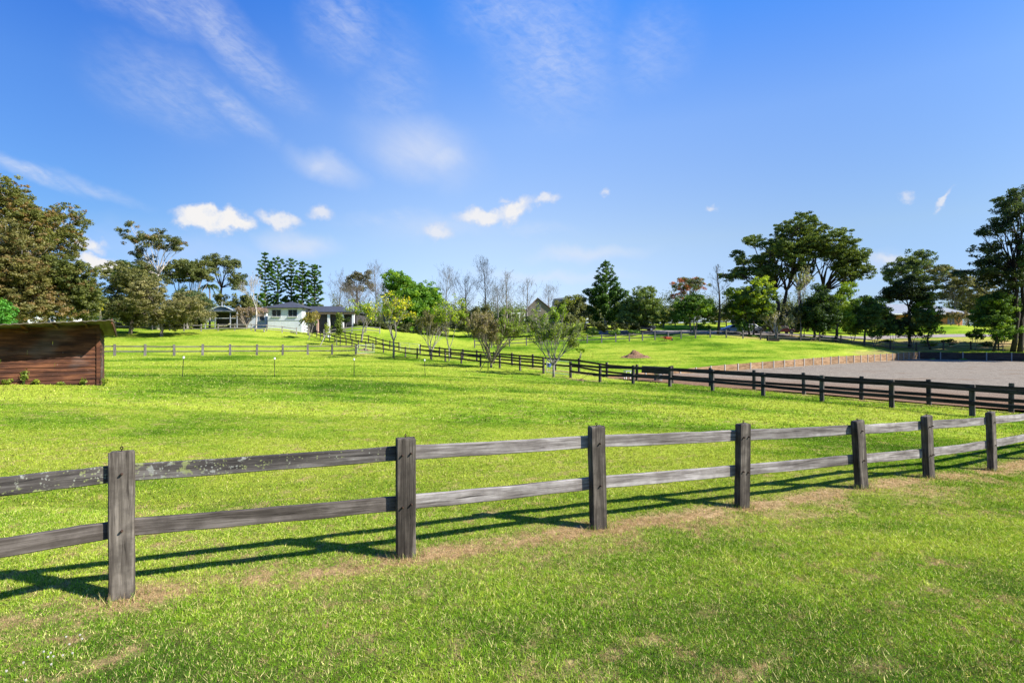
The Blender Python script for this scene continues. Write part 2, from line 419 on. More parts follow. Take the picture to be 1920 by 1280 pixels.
straw = nt.ramp(n_f, [(0.3, (0.15, 0.09, 0.045)), (0.65, (0.46, 0.32, 0.16))])
dryf = nt.math("MULTIPLY", sp.outputs[0], nt.ramp(n_f, [(0.25, 0.55), (0.6, 1.1)]), clamp=True)
g = nt.mix(dryf, g, straw)
gbump = nt.math("ADD", nt.math("MULTIPLY", n_f, 0.7), nt.math("MULTIPLY", n_s, 0.5))
principled(nt, out, g, 1.0, gbump, 0.6, 0.06, 0, 0.0)
ground = fast_mesh("ground", v, f, gm, np.stack([dr, lm, lm * 0], 1), smooth=True)
tag(ground, kind="structure")

# ---- arena gravel
gv, nt, out = new_mat("arena_gravel")
geo = nt.n("ShaderNodeNewGeometry").outputs["Position"]
n1 = nt.noise(geo, 14, 6, 0.75); n2 = nt.noise(nt.mapping(geo, (0.35, 0.9, 1)), 0.35, 5, 0.6); n3 = nt.noise(geo, 60, 2, 0.7)
c = nt.ramp(nt.math("ADD", nt.math("MULTIPLY", n1, 0.6), nt.math("MULTIPLY", n3, 0.4)), [(0.32, (0.105, 0.089, 0.069)), (0.52, (0.262, 0.227, 0.178)), (0.70, (0.43, 0.38, 0.305))])
br = nt.ramp(n2, [(0.54, 0.0), (0.66, 0.75)])
c = nt.mix(br, c, (0.17, 0.105, 0.06))
ga = nt.n("ShaderNodeVectorMath", {0: nt.n("ShaderNodeVectorMath", {0: geo, 1: (AO[0], AO[1], 0)}, operation="SUBTRACT").outputs[0], 1: (E1[0], E1[1], 0)}, operation="DOT_PRODUCT").outputs["Value"]
gb_ = nt.n("ShaderNodeVectorMath", {0: nt.n("ShaderNodeVectorMath", {0: geo, 1: (AO[0], AO[1], 0)}, operation="SUBTRACT").outputs[0], 1: (E2[0], E2[1], 0)}, operation="DOT_PRODUCT").outputs["Value"]
edge = nt.math("ADD", ga, nt.math("MULTIPLY", nt.math("SUBTRACT", n2, 0.5), 10.0))
soil = nt.ramp(nt.math("DIVIDE", edge, 20.0), [(0.10, 1.0), (0.60, 0.0)])
harrow = nt.n("ShaderNodeTexWave", {"Vector": nt.n("ShaderNodeCombineXYZ", {0: ga, 1: gb_, 2: 0.0}).outputs[0], "Scale": 0.9, "Distortion": 3.0, "Detail": 3.0, "Detail Scale": 1.5}, bands_direction="X").outputs[1]
c = nt.mix(0.9, c, nt.ramp(nt.noise(geo, 2.2, 5, 0.7), [(0.34, 0.68), (0.60, 1.08)]), "MULTIPLY")
c = nt.mix(0.42, c, nt.ramp(harrow, [(0.2, 0.62), (0.7, 1.1)]), "MULTIPLY")
sd_ = nt.ramp(n1, [(0.3, (0.10, 0.055, 0.03)), (0.7, (0.27, 0.165, 0.10))])
c = nt.mix(nt.math("MULTIPLY", soil, 0.9), c, sd_)
principled(nt, out, c, 1.0, nt.math("ADD", n1, nt.math("MULTIPLY", harrow, 0.5)), 0.6, 0.06, 0, 0.0)
vs, fs = [], []
na, nb = 40, 60
for i in range(na + 1):
    for j in range(nb + 1):
        a_ = 0.05 + (L1 - 0.05) * i / na; b_ = 0.05 + 100 * j / nb
        p = arena_xy(a_, b_); vs.append((p[0], p[1], ARENA_Z + 0.03 * math.sin(i * 1.7 + j * 0.9)))
for i in range(na):
    for j in range(nb):
        k = i * (nb + 1) + j; fs.append((k, k + nb + 1, k + nb + 2, k + 1))
gravel = fast_mesh("gravel", vs, np.array(fs), gv, smooth=True); tag(gravel, kind="structure")
# ------------------------------------------------------------------ grass blades
def sample_wedge(n, d0, d1, k, side):
    """points in front of the camera, density uniform on the ground between distances d0..d1"""
    y = np.sqrt(rng.uniform(d0 * d0, d1 * d1, n)); x = rng.uniform(-1, 1, n) * (y * k + side)
    return x, y
def grass_cols(lm_, n, pf=0.08):
    lm_ = lm_[:, None]
    c0 = np.array([0.055, 0.135, 0.010]); c1 = np.array([0.168, 0.315, 0.017]); c2 = np.array([0.40, 0.475, 0.052])
    c = np.where(lm_ < 0.5, c0 + (c1 - c0) * lm_ * 2, c1 + (c2 - c1) * (lm_ - 0.5) * 2)
    pale = rng.random(n) < pf
    c = np.where(pale[:, None], np.array([0.68, 0.60, 0.24]), c)
    return c * rng.uniform(0.7, 1.35, n)[:, None]
def blades(x, y, h, w, col, lean=1.1):
    n = len(x); z = ground_z(x, y)
    a = rng.uniform(0, 2 * np.pi, n); la = rng.uniform(0, 2 * np.pi, n); ln = np.abs(rng.normal(0, lean, n)) * h
    bx, by = np.cos(a) * w / 2, np.sin(a) * w / 2
    tx, ty = np.cos(la) * ln, np.sin(la) * ln
    V = np.empty((n, 3, 3), np.float32)
    V[:, 0] = np.stack([x - bx, y - by, z - 0.008], 1); V[:, 1] = np.stack([x + bx, y + by, z - 0.008], 1)
    V[:, 2] = np.stack([x + tx, y + ty, z + h], 1)
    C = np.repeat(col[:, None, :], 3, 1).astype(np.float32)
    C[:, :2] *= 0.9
    return V.reshape(-1, 3), C.reshape(-1, 3)
def not_arena(x, y):
    a, b = arena_uv(x, y)
    return ~((a > -0.3) & (a < L1 + 1.2) & (b > -0.6))
VV, CC = [], []
DV, DC = [], []
# tufts: (blades, near, far, wedge slope, side, height range, blade width, blades per tuft, tuft radius)
for (n, d0, d1, k, side, h0, h1, w, per, tr) in [(1250000, 2.2, 6.4, 1.12, 2.2, 0.010, 0.030, 0.0046, 9, 0.011), (820000, 6.4, 14, 1.1, 2.6, 0.012, 0.034, 0.0088, 5, 0.016), (340000, 14, 32, 1.08, 0.6, 0.02, 0.055, 0.022, 4, 0.035), (260000, 32, 92, 1.02, 0.6, 0.025, 0.07, 0.05, 3, 0.08)]:
    nt_ = n // per
    tx, ty = sample_wedge(nt_, d0, d1, k, side)
    ok = not_arena(tx, ty); tx, ty = tx[ok], ty[ok]; nt_ = len(tx)
    tdr = dryness(tx, ty); tdry = rng.random(nt_) < tdr * 0.95
    tl = limeness(tx, ty) + rng.normal(0, 0.20, nt_); th = rng.uniform(0.55, 1.35, nt_) * (0.6 + 0.8 * fbm(tx * 1.1, ty * 1.1, 91)); tb = rng.uniform(0.6, 1.35, nt_)
    rp = lambda q: np.repeat(q, per)
    x = rp(tx) + rng.normal(0, tr, nt_ * per); y = rp(ty) + rng.normal(0, tr, nt_ * per); n = len(x)
    dry = rp(tdry); hh = rng.uniform(h0, h1, n) * rp(th)
    g_ = ~dry; ng = int(g_.sum())
    lm_ = np.clip(rp(tl)[g_] + rng.normal(0, 0.12, ng), 0, 1)
    a, b = blades(x[g_], y[g_], hh[g_], w * rng.uniform(0.6, 1.3, ng), grass_cols(lm_, ng, 0.13 if d1 < 10 else 0.06) * rp(tb)[g_][:, None] * (1.3 if d1 < 10 else 1.0), 1.25 if d1 < 20 else 1.0)  # near blades brightened in colour to offset their self-shadowing
    VV.append(a); CC.append(b)
    nd = n - ng
    t = np.clip(rng.random(nd) * 0.7 + rp(rng.random(nt_))[dry] * 0.3, 0, 1)[:, None]
    sc = (np.array([0.20, 0.11, 0.055]) * (1 - t) + np.array([0.80, 0.58, 0.29]) * t)
    a, b = blades(x[dry], y[dry], hh[dry] * 0.7, w * rng.uniform(0.6, 1.2, nd), sc, 2.2)
    DV.append(a); DC.append(b)
# long uncut tufts left by the mower round the near posts
for (px, py) in NF:
    n = 260; a_ = rng.uniform(0, 6.283, n); r_ = 0.085 + np.abs(rng.normal(0, 0.055, n))
    x, y = px + np.cos(a_) * r_ * 1.25, py + np.sin(a_) * r_
    k = rng.random(n) < 0.55
    a, b = blades(x[~k], y[~k], rng.uniform(0.03, 0.10, (~k).sum()), 0.005, grass_cols(np.full((~k).sum(), 0.45), int((~k).sum()), 0.2), 0.6); VV.append(a); CC.append(b)
    t = rng.random(int(k.sum()))[:, None]
    a, b = blades(x[k], y[k], rng.uniform(0.02, 0.09, k.sum()), 0.0045, np.array([0.22, 0.13, 0.06]) * (1 - t) + np.array([0.70, 0.54, 0.28]) * t, 0.9); DV.append(a); DC.append(b)
VV = np.concatenate(VV); CC = np.concatenate(CC)
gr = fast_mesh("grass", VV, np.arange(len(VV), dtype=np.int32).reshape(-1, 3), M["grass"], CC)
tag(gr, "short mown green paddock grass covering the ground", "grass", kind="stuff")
DV = np.concatenate(DV); DC = np.concatenate(DC)
dg = fast_mesh("dry_grass", DV, np.arange(len(DV), dtype=np.int32).reshape(-1, 3), M["grass"], DC)
tag(dg, "dry straw coloured grass along the foot of the fences", "dry grass", kind="stuff")
del VV, CC, DV, DC

# white clover flowers, bottom left
fl = MB()
fl.tube([(0, 0, 0), (0.002, 0.001, 0.03), (0.0, 0.0, 0.062)], 0.0015, 4)
stem = fl
head = MB()
for k in range(26):
    a = k * 2.4; zz = 0.062 + 0.006 * math.cos(k / 26 * 2.6); r = 0.006 * math.sin(0.3 + k / 26 * 2.6)
    head.box((r * math.cos(a), r * math.sin(a), zz), (0.0035, 0.0018, 0.005), a, 0.5)
M["petal"] = simple_mat("clover_petal", (0.5, 0.47, 0.42), 0.8, 0.1, 90)
M["stem"] = simple_mat("green_stem", (0.06, 0.13, 0.02), 0.8, 0.2, 40)
clover = empty("clover_flower", (0, 0, 0), 0, "small white clover flower in the grass at the bottom left", "flower", "white clover flowers in the lawn")
stem.build("stem", M["stem"], clover); head.build("flower_head", M["petal"], clover)
cl_px = [(124, 1192), (154, 1195), (130, 1205), (82, 1219), (95, 1221), (90, 1229), (100, 1228), (118, 1226), (96, 1243), (44, 1240), (48, 1272), (150, 1188), (12, 1256), (136, 1222)]
for i, (px, py) in enumerate(cl_px):
    d = 2.12 * F / (py - 640); x = (px - 960) / F * d
    d = (CAMZ - gz(x, d) - 0.05) * F / (py - 640); x = (px - 960) / F * d
    loc = (x, d, gz(x, d) - 0.004)
    clover.scale = (0.8, 0.8, 0.8)
    if i == 0: clover.location = loc
    else: dup(clover, loc, random.uniform(0, 6))
# ------------------------------------------------------------------ near fence
def post_mesh(w, t, h, seed, sink=0.12):
    """squared sleeper post, origin at ground; chamfered crown and slightly uneven edges"""
    r = random.Random(seed); mb = MB()
    levels = [-sink, 0.0, h * 0.25, h * 0.5, h * 0.75, h - 0.02, h - 0.004, h + 0.004]
    inset = [0, 0, 0, 0, 0, 0, 0.003, 0.011]
    c = 0.008
    prof = [(-w/2 + c, -t/2), (w/2 - c, -t/2), (w/2, -t/2 + c), (w/2, t/2 - c), (w/2 - c, t/2), (-w/2 + c, t/2), (-w/2, t/2 - c), (-w/2, -t/2 + c)]
    vs = []
    for z, ins in zip(levels, inset):
        dx, dy = r.uniform(-.0025, .0025), r.uniform(-.002, .002)
        for (a, b) in prof:
            vs.append((a * (1 - ins * 2 / w) + dx + r.uniform(-.0015, .0015), b * (1 - ins * 2 / t) + dy + r.uniform(-.0015, .0015), z + (r.uniform(-.004, .004) if 0.1 < z < h - 0.015 else r.uniform(-.009, .004) if z > 0.1 else 0)))
    fs = []
    n = len(prof)
    for i in range(len(levels) - 1):
        for k in range(n): fs.append((i * n + k, i * n + (k + 1) % n, (i + 1) * n + (k + 1) % n, (i + 1) * n + k))
    fs.append(tuple(range((len(levels) - 1) * n, len(levels) * n))); fs.append(tuple(range(n))[::-1])
    mb.add(vs, fs); return mb

def rail_mesh(L, hgt, t, seed, sag=0.006, n=10):
    r = random.Random(seed); mb = MB(); vs = []; c = 0.007
    for i in range(n + 1):
        x = L * i / n; z0 = -sag * math.sin(math.pi * i / n) + r.uniform(-.003, .003); hh = hgt * (1 + r.uniform(-.03, .03))
        y0 = r.uniform(-.002, .002)
        for (a, b) in [(-t/2, -hh/2 + c), (-t/2, hh/2 - c), (-t/2 + c, hh/2), (t/2 - c, hh/2), (t/2, hh/2 - c), (t/2, -hh/2 + c), (t/2 - c, -hh/2), (-t/2 + c, -hh/2)]:
            vs.append((x, y0 + a, z0 + b))
    fs = []
    for i in range(n):
        for k in range(8): fs.append((i * 8 + k, i * 8 + (k + 1) % 8, (i + 1) * 8 + (k + 1) % 8, (i + 1) * 8 + k))
    fs.append(tuple(range(8))); fs.append(tuple(range(n * 8, n * 8 + 8))[::-1])
    mb.add(vs, fs); return mb

nf = empty("timber_fence", (0, 0, 0), 0, "weathered grey two-rail timber fence with lichen, nearest the camera across the lawn", "fence")
# measured: base py, top py, upper rail py, lower rail py, lean
NFM = [(None,) * 4 + (0,), (None,) * 4 + (0,), (1125, 845, 884, 986, 0.0), (1045, 820, 847, 940, 0.004), (992, 798, 826, 903, 0.02), (950, 794, 815, 880, -0.022), (912, 787, 804, 859, 0.10), (895, 778, 796, 848, 0.075), (880, 771, 788, 832, 0.09), (None,) * 4 + (0.04,), (None,) * 4 + (0.03,), (None,) * 4 + (0.01,), (None,) * 4 + (-0.02,)]
zpost = []
for i, (x, y) in enumerate(NF):
    b, t, r1, r2, lean = NFM[i]
    if b is None:
        zb = gz(x, y); h = 1.12; z1 = zb + 0.93; z2 = zb + 0.5
        if i < 2: z1, z2 = 0.925 + 0.01 * i, 0.47
    else:
        zb = gz(x, y); zt = CAMZ - (t - 640) / F * y; h = zt - zb
        z1 = CAMZ - (r1 - 640) / F * (y + 0.08); z2 = CAMZ - (r2 - 640) / F * (y + 0.08)
    zpost.append((zb, h, z1, z2))
bolt = MB(); bolt.tube([(0, 0.02, 0), (0, -0.022, 0)], 0.0095, 8); bolt.tube([(0, -0.022, 0), (0, -0.028, 0)], [0.0095, 0.005], 8)
washer_mesh = None
eye = MB()
eye.tube([(0, 0, -0.02), (0, 0, 0.012)], 0.005, 6)
eye.tube([(0.011 * math.sin(k * math.pi / 5), 0, 0.024 - 0.012 * math.cos(k * math.pi / 5)) for k in range(11)], 0.0042, 6)
bolt_src = eye_src = None
for i, (x, y) in enumerate(NF):
    zb, h, z1, z2 = zpost[i]
    p0 = NF[max(i - 1, 0)]; p1 = NF[min(i + 1, len(NF) - 1)]
    ang = math.atan2(p1[1] - p0[1], p1[0] - p0[0])
    w, t = (0.172, 0.08) if i < 3 else (0.188, 0.10)
    po = post_mesh(w, t, h, 100 + i).build("post", M["wood_post"], nf, loc=(x, y, zb), rot=(0, -NFM[i][4], ang))
    two = i in (3, 5, 7)
    for zz in (z1 - zb, z2 - zb):
        for ox in ((-0.042, 0.045) if two else (0.008,)):
            if bolt_src is None:
                bolt_src = bo = bolt.build("bolt", M["rust"], po, smooth=False)
            else:
                bo = bolt_src.copy(); COL.objects.link(bo); bo.parent = po
            bo.location = (ox, -t / 2, zz + random.uniform(-0.012, 0.012))
    if eye_src is None: eye_src = eo = eye.build("eye_bolt", M["rust"], po)
    else:
        eo = eye_src.copy(); COL.objects.link(eo); eo.parent = po
    eo.location = (0, 0, h); eo.rotation_euler = (0, 0, i * 1.3)
mats1 = ["wood_rail_brown", "wood_lichen", "wood_lichen", "wood_rail", "wood_rail", "wood_rail", "wood_rail", "wood_rail", "wood_rail", "wood_rail", "wood_rail", "wood_rail"]
mats2 = ["wood_rail_brown", "wood_rail_brown", "wood_rail_brown", "wood_rail", "wood_rail", "wood_rail", "wood_rail", "wood_rail", "wood_rail", "wood_rail", "wood_rail", "wood_rail"]
for i in range(len(NF) - 1):
    (x0, y0), (x1, y1) = NF[i], NF[i + 1]
    ang = math.atan2(y1 - y0, x1 - x0); nxn, nyn = -math.sin(ang), math.cos(ang)
    L = math.hypot(x1 - x0, y1 - y0)
    for which, mats in ((2, mats1), (3, mats2)):
        za, zb_ = zpost[i][which], zpost[i + 1][which]
        off = 0.052 + 0.024 - 0.02
        dz = zb_ - za; Ls = math.hypot(L, dz)
        ro = rail_mesh(Ls + 0.01, 0.142, 0.046, i * 7 + which).build("rail", M[mats[i]], nf, loc=(x0 + nxn * off, y0 + nyn * off, za), rot=(0, -math.atan2(dz, L), ang))
        if mats[i] == "wood_lichen": ro["label"] = "dark rail spotted with pale lichen"

# ------------------------------------------------------------------ generic paddock fence
def straight_fence(root, pts, h, hgts, post_mat, rail_mat, pw=0.15, pt=0.11, rh=0.13, rt=0.045, side=-1, skip=(), seed=0, zf=None):
    """pts list of (x,y); side: which side of the posts carries the rails"""
    r = random.Random(seed); src_p = [post_mesh(pw, pt, h, seed + k, 0.3).build("post", post_mat, root) for k in range(1)]
    zs = [gz(x, y) for x, y in pts]
    first = True
    for i, (x, y) in enumerate(pts):
        p0 = pts[max(i - 1, 0)]; p1 = pts[min(i + 1, len(pts) - 1)]
        ang = math.atan2(p1[1] - p0[1], p1[0] - p0[0])
        if first: o = src_p[0]; first = False
        else:
            o = src_p[0].copy(); COL.objects.link(o)
        o.location = (x, y, zs[i] + r.uniform(-0.03, 0.03)); o.rotation_euler = (r.uniform(-.02, .02), r.uniform(-.025, .025), ang)
    for i in range(len(pts) - 1):
        if i in skip: continue
        (x0, y0), (x1, y1) = pts[i], pts[i + 1]
        L = math.hypot(x1 - x0, y1 - y0); ang = math.atan2(y1 - y0, x1 - x0)
        off = side * (pt / 2 + rt / 2 - 0.004)
        for hz in hgts:
            za, zb = zs[i] + hz + r.uniform(-.012, .012), zs[i + 1] + hz + r.uniform(-.012, .012)
            rail_mesh(math.hypot(L, zb - za), rh, rt, r.random(), 0.01, 3).build("rail", rail_mat, root, loc=(x0 - math.sin(ang) * off, y0 + math.cos(ang) * off, za), rot=(0, -math.atan2(zb - za, L), ang))

pxA = [2036, 1823, 1672, 1541, 1431, 1336, 1256, 1187, 1125, 1070]
pxA2 = [1019, 975, 937, 901, 865, 835, 809, 782, 760, 739, 719, 699, 686, 672, 660, 649, 638, 628, 618, 609, 601, 594, 585, 577.5, 571, 564]
rA = empty("timber_fence", (0, 0, 0), 0, "dark two-rail fence, front of the lane, from the right edge to the gap", "fence", "dark lane fences")
straight_fence(rA, [on_lane(p, CA) for p in pxA], 1.2, (1.02, 0.5), M["wood_black_post"], M["wood_black"], 0.17, 0.13, 0.15, 0.05, 1, seed=11)
rA2 = empty("timber_fence", (0, 0, 0), 0, "dark two-rail fence, front of the lane, from the gap to the house", "fence", "dark lane fences")
straight_fence(rA2, [on_lane(p, CA) for p in pxA2], 1.2, (1.02, 0.5), M["wood_black_post"], M["wood_black"], 0.16, 0.12, 0.14, 0.05, 1, seed=12)
pxB = [2075, 1896, 1742, 1615, 1507.5, 1414, 1332, 1260, 1194, 1138, 1085.6, 1041, 999, 960, 926, 894, 868, 845, 824, 806, 788]
pxB2 = [748, 731, 718, 705, 691, 678, 667.5, 657, 647, 638, 630, 621, 612, 603]
rB = empty("timber_fence", (0, 0, 0), 0, "dark two-rail fence at the back of the lane beside the gravel arena", "fence", "dark lane fences")
straight_fence(rB, [on_lane(p, CB) for p in pxB], 1.2, (1.02, 0.5), M["wood_black_post"], M["wood_black"], 0.17, 0.13, 0.15, 0.05, 1, seed=13)
rB2 = empty("timber_fence", (0, 0, 0), 0, "dark two-rail fence at the back of the lane, beyond the pipe gate", "fence", "dark lane fences")
straight_fence(rB2, [on_lane(p, CB) for p in pxB2], 1.2, (1.02, 0.5), M["wood_black_post"], M["wood_black"], 0.16, 0.12, 0.14, 0.05, 1, seed=14)

# E: grey fence crossing the left paddock
E0 = np.array(PX(215, 0, 54)[:2]); E9 = np.array(PX(667, 0, 62)[:2])
rE = empty("timber_fence", (0, 0, 0), 0, "weathered grey two-rail fence crossing the left paddock behind the shelter", "fence")
straight_fence(rE, [tuple(E0 + (E9 - E0) * i / 9) for i in range(-3, 10)], 1.24, (1.0, 0.48), M["wood_grey"], M["wood_grey_rail"], 0.22, 0.14, 0.13, 0.045, 1, seed=21)

# C: grey fence on the far side of the right paddock
def line_pts(pxd): return [PX(p, 0, d)[:2] for p, d in pxd]
C_px = [(890, 87), (922, 87), (955, 87), (987, 87), (1017, 87), (1046, 87), (1074, 87), (1101, 87), (1128, 87), (1154.5, 87), (1180, 87), (1204.5, 87), (1228, 87), (1253, 87), (1277, 87), (1304, 87), (1331.6, 87), (1361.7, 87), (1393, 87)]
rC = empty("timber_fence", (0, 0, 0), 0, "grey two-rail fence along the far edge of the right paddock before the driveway", "fence")
straight_fence(rC, line_pts(C_px), 1.38, (1.12, 0.55), M["wood_grey"], M["wood_grey_rail"], 0.2, 0.14, 0.14, 0.05, 1, seed=22)
C2 = [(1393, 87), (1426, 87), (1457.5, 87), (1501, 87.3), (1536.7, 87.6), (1576.7, 88), (1621, 88.5), (1669, 89), (1718, 89.3), (1769, 89.5), (1820, 89), (1872, 88), (1925, 87), (1980, 86), (2036, 85)]
rC2 = empty("timber_fence", (0, 0, 0), 0, "dark shaded two-rail fence under the tall trees behind the gravel arena", "fence")
straight_fence(rC2, line_pts(C2)[1:], 1.45, (1.15, 0.55), M["wood_black_post"], M["wood_grey_rail"], 0.2, 0.14, 0.14, 0.05, 1, seed=23)  # posts darker than the open run: tree shade put into their colour

# house front fences
D_px = [(345, 88.5), (377, 88.5), (409, 88.5), (440, 88.5), (471, 88.5), (500, 88.5), (529, 88.8), (556, 89.2)]
rD = empty("timber_fence", (0, 0, 0), 0, "pale two-rail fence in front of the patio and the white house", "fence")
straight_fence(rD, line_pts(D_px), 1.2, (1.02, 0.42), M["wood_pale"], M["wood_pale"], 0.15, 0.12, 0.14, 0.05, -1, seed=24)
D2 = [(607, 92), (634, 92), (660, 92), (686, 92), (712, 92)]
rD2 = empty("timber_fence", (0, 0, 0), 0, "pale two-rail fence in front of the garage wing", "fence")
straight_fence(rD2, line_pts(D2), 1.2, (1.02, 0.5), M["wood_pale"], M["wood_pale"], 0.15, 0.12, 0.14, 0.05, -1, seed=25)
# far roadside fence beyond the drive
F_px = [(1224, 112), (1245, 112), (1266, 112), (1293, 112), (1320, 112), (1347, 112), (1362, 112)]
rF = empty("timber_fence", (0, 0, 0), 0, "dark rail fence of the bright field beyond the driveway", "fence")
straight_fence(rF, line_pts(F_px), 1.3, (1.1, 0.6), M["wood_black_post"], M["wood_black"], 0.2, 0.14, 0.13, 0.05, -1, seed=26)
L_px = [(215, 93), (250, 92), (285, 91), (318, 90), (345, 89.5)]
rL = empty("timber_fence", (0, 0, 0), 0, "brown rail fence under the grey-green trees on the left hill", "fence")
straight_fence(rL, line_pts(L_px), 1.35, (1.1, 0.5), M["wood_grey"], M["wood_grey_rail"], 0.2, 0.14, 0.14, 0.05, -1, seed=27)

# ------------------------------------------------------------------ timber retaining walls
M["sleeper"] = wood_mat("pine_sleeper_wood", (0.10, 0.056, 0.026), (0.235, 0.142, 0.072), (0.34, 0.225, 0.13), "x", 12)
M["upright"] = simple_mat("pale_upright", (0.36, 0.33, 0.29), 0.7, 0.15, 6)
def retaining_wall(name, label, p_at, n, tops, mat):
    root = empty(name, (0, 0, 0), 0, label, "retaining wall")
    pts = [p_at(i) for i in range(n + 1)]
    for i in range(n):
        (x0, y0), (x1, y1) = pts[i], pts[i + 1]
        L = math.hypot(x1 - x0, y1 - y0); ang = math.atan2(y1 - y0, x1 - x0)
        ta, tb = tops(i), tops(i + 1); k = max(1, int(round((min(ta, tb) - ARENA_Z) / 0.2)))
        mb = MB()
        for j in range(k):
            a0, a1 = ARENA_Z - 0.1 + (ta - ARENA_Z + 0.1) * j / k, ARENA_Z - 0.1 + (ta - ARENA_Z + 0.1) * (j + 1) / k - 0.012
            b0, b1 = ARENA_Z - 0.1 + (tb - ARENA_Z + 0.1) * j / k, ARENA_Z - 0.1 + (tb - ARENA_Z + 0.1) * (j + 1) / k - 0.012
            e = 0.002 * (j % 2)
            mb.add([(0.01, -0.04 - e, a0), (L - 0.01, -0.04 - e, b0), (L - 0.01, 0.04, b0), (0.01, 0.04, a0), (0.01, -0.04 - e, a1), (L - 0.01, -0.04 - e, b1), (L - 0.01, 0.04, b1), (0.01, 0.04, a1)],
                   [(3, 2, 1, 0), (4, 5, 6, 7), (0, 1, 5, 4), (1, 2, 6, 5), (2, 3, 7, 6), (3, 0, 4, 7)])
        mb.build("sleeper_panel", mat, root, loc=(x0, y0, 0), rot=(0, 0, ang))
    for i in range(n + 1):
        x, y = pts[i]; a = pts[min(i + 1, n)]; b = pts[max(i - 1, 0)]
        ang = math.atan2(a[1] - b[1], a[0] - b[0]); t = tops(i) + 0.03
        mb = MB(); mb.box((0, -0.055, (t + ARENA_Z - 0.2) / 2), (0.13, 0.10, t - ARENA_Z + 0.2)); mb.build("upright", M["upright"], root, loc=(x, y, 0), rot=(0, 0, ang))
    return root
W1 = lambda i: tuple(arena_xy(i * L1 / 31, 0.0))
W1top = lambda i: float(np.interp(i * L1 / 31, [0, 9, 16.5, 43.5, 45, L1], [-0.66, -0.5, -0.28, 0.12, 0.10, 0.28]))
retaining_wall("retaining_wall", "sunlit orange timber retaining wall with pale uprights along the gravel arena", W1, 31, W1top, M["sleeper"])
W2 = lambda i: tuple(arena_xy(L1, 0.15 + i * 2.75))
W2top = lambda i: 0.28 + 0.012 * i
M["sleeper_shade"] = wood_mat("shade_toned_sleeper_wood", (0.03, 0.022, 0.017), (0.07, 0.05, 0.036), (0.11, 0.08, 0.06), "x", 12)  # darker sleeper wood: the far wall's shade is put into the colour
retaining_wall("retaining_wall", "timber retaining wall toned dark as in shade, with white uprights at the far end of the arena", W2, 20, W2top, M["sleeper_shade"])
# grass bank that meets the wall tops
def bank(p_at, n, tops, nrm):
    vs, fs, cs = [], [], []
    offs = [0.03, 0.5, 1.2, 2.2, 3.4, 4.8]
    for i in range(n + 1):
        x, y = p_at(i); t = tops(i) - 0.03
        for k, o in enumerate(offs):
            xx, yy = x + nrm[0] * o, y + nrm[1] * o
            zt = float(tps(np.array([xx]), np.array([yy]))[0]) + (0.03 if k < 5 else -0.15)
            w = min(1, o / 3.0); vs.append((xx, yy, t * (1 - w) + zt * w))
    m = len(offs)
    for i in range(n):
        for k in range(m - 1): fs.append((i * m + k, (i + 1) * m + k, (i + 1) * m + k + 1, i * m + k + 1))
    va = np.array(vs)
    dr = dryness(va[:, 0], va[:, 1]); lm = limeness(va[:, 0], va[:, 1])
    o = fast_mesh("bank", va, np.array(fs), gm, np.stack([dr, lm, lm * 0], 1), smooth=True); tag(o, kind="structure")
def W1b(i): return tuple(arena_xy(i * (L1 + 4.8) / 31, 0.0))
bank(W1b, 31, lambda i: float(np.interp(i * (L1 + 4.8) / 31, [0, 9, 16.5, 43.5, 45, L1], [-0.66, -0.5, -0.28, 0.12, 0.10, 0.28])), (-E2[0], -E2[1]))
bank(W2, 20, W2top, (E1[0], E1[1]))

# ------------------------------------------------------------------ gates
def pipe_gate(label, p, q, h, mat, group=None, brace=True, mesh_bars=4):
    L = math.hypot(q[0] - p[0], q[1] - p[1]); ang = math.atan2(q[1] - p[1], q[0] - p[0])
    z0, z1 = gz(*p), gz(*q)
    root = empty("pipe_gate", (p[0], p[1], z0), ang, label, "gate", group)
    dz = z1 - z0
    fr = MB(); r = 0.022; b = 0.12
    loop = [(0.06, b), (L - 0.06, b + dz), (L - 0.06, h - 0.14 + dz), (L - 0.10, h - 0.04 + dz), (L - 0.2, h + dz), (0.2, h), (0.10, h - 0.04), (0.06, h - 0.14), (0.06, b)]
    fr.tube([(a, 0, c) for a, c in loop], r, 6); fr.build("frame", mat, root)
    bars = MB()
    for k in range(1, mesh_bars + 1):
        t = k / (mesh_bars + 1); bars.tube([(0.06, 0, b + (h - b) * t), (L - 0.06, 0, b + (h - b) * t + dz)], 0.009, 4)
    bars.build("bar", mat, root)
    if brace:
        m2 = MB(); m2.tube([(L * 0.5, 0, b + dz * .5), (L * 0.5, 0, h + dz * .5)], 0.014, 5); m2.build("stay", mat, root)
    return root
M["pipe"] = simple_mat("galvanised_pipe", (0.5, 0.52, 0.5), 0.45, 0.15, 6, 0.35)
pipe_gate("galvanised pipe gate with mesh closing the back lane fence", on_lane(786.5, CB), on_lane(750, CB), 1.15, M["pipe"])
pipe_gate("galvanised pipe gate between the grey left fence and the lane", PX(669, 0, 62.1)[:2], PX(703, 0, 64.4)[:2], 1.1, M["pipe"])
# open gate at the lane gap, swung towards the back fence
ax_, ay_ = on_lane(1022, CA)
pipe_gate("thin pipe gate standing open in the lane gap behind the vase-shaped tree", (ax_ + 0.1, ay_ + 0.2), (ax_ + 1.9, ay_ - 1.1), 1.1, M["pipe"], brace=False, mesh_bars=3)

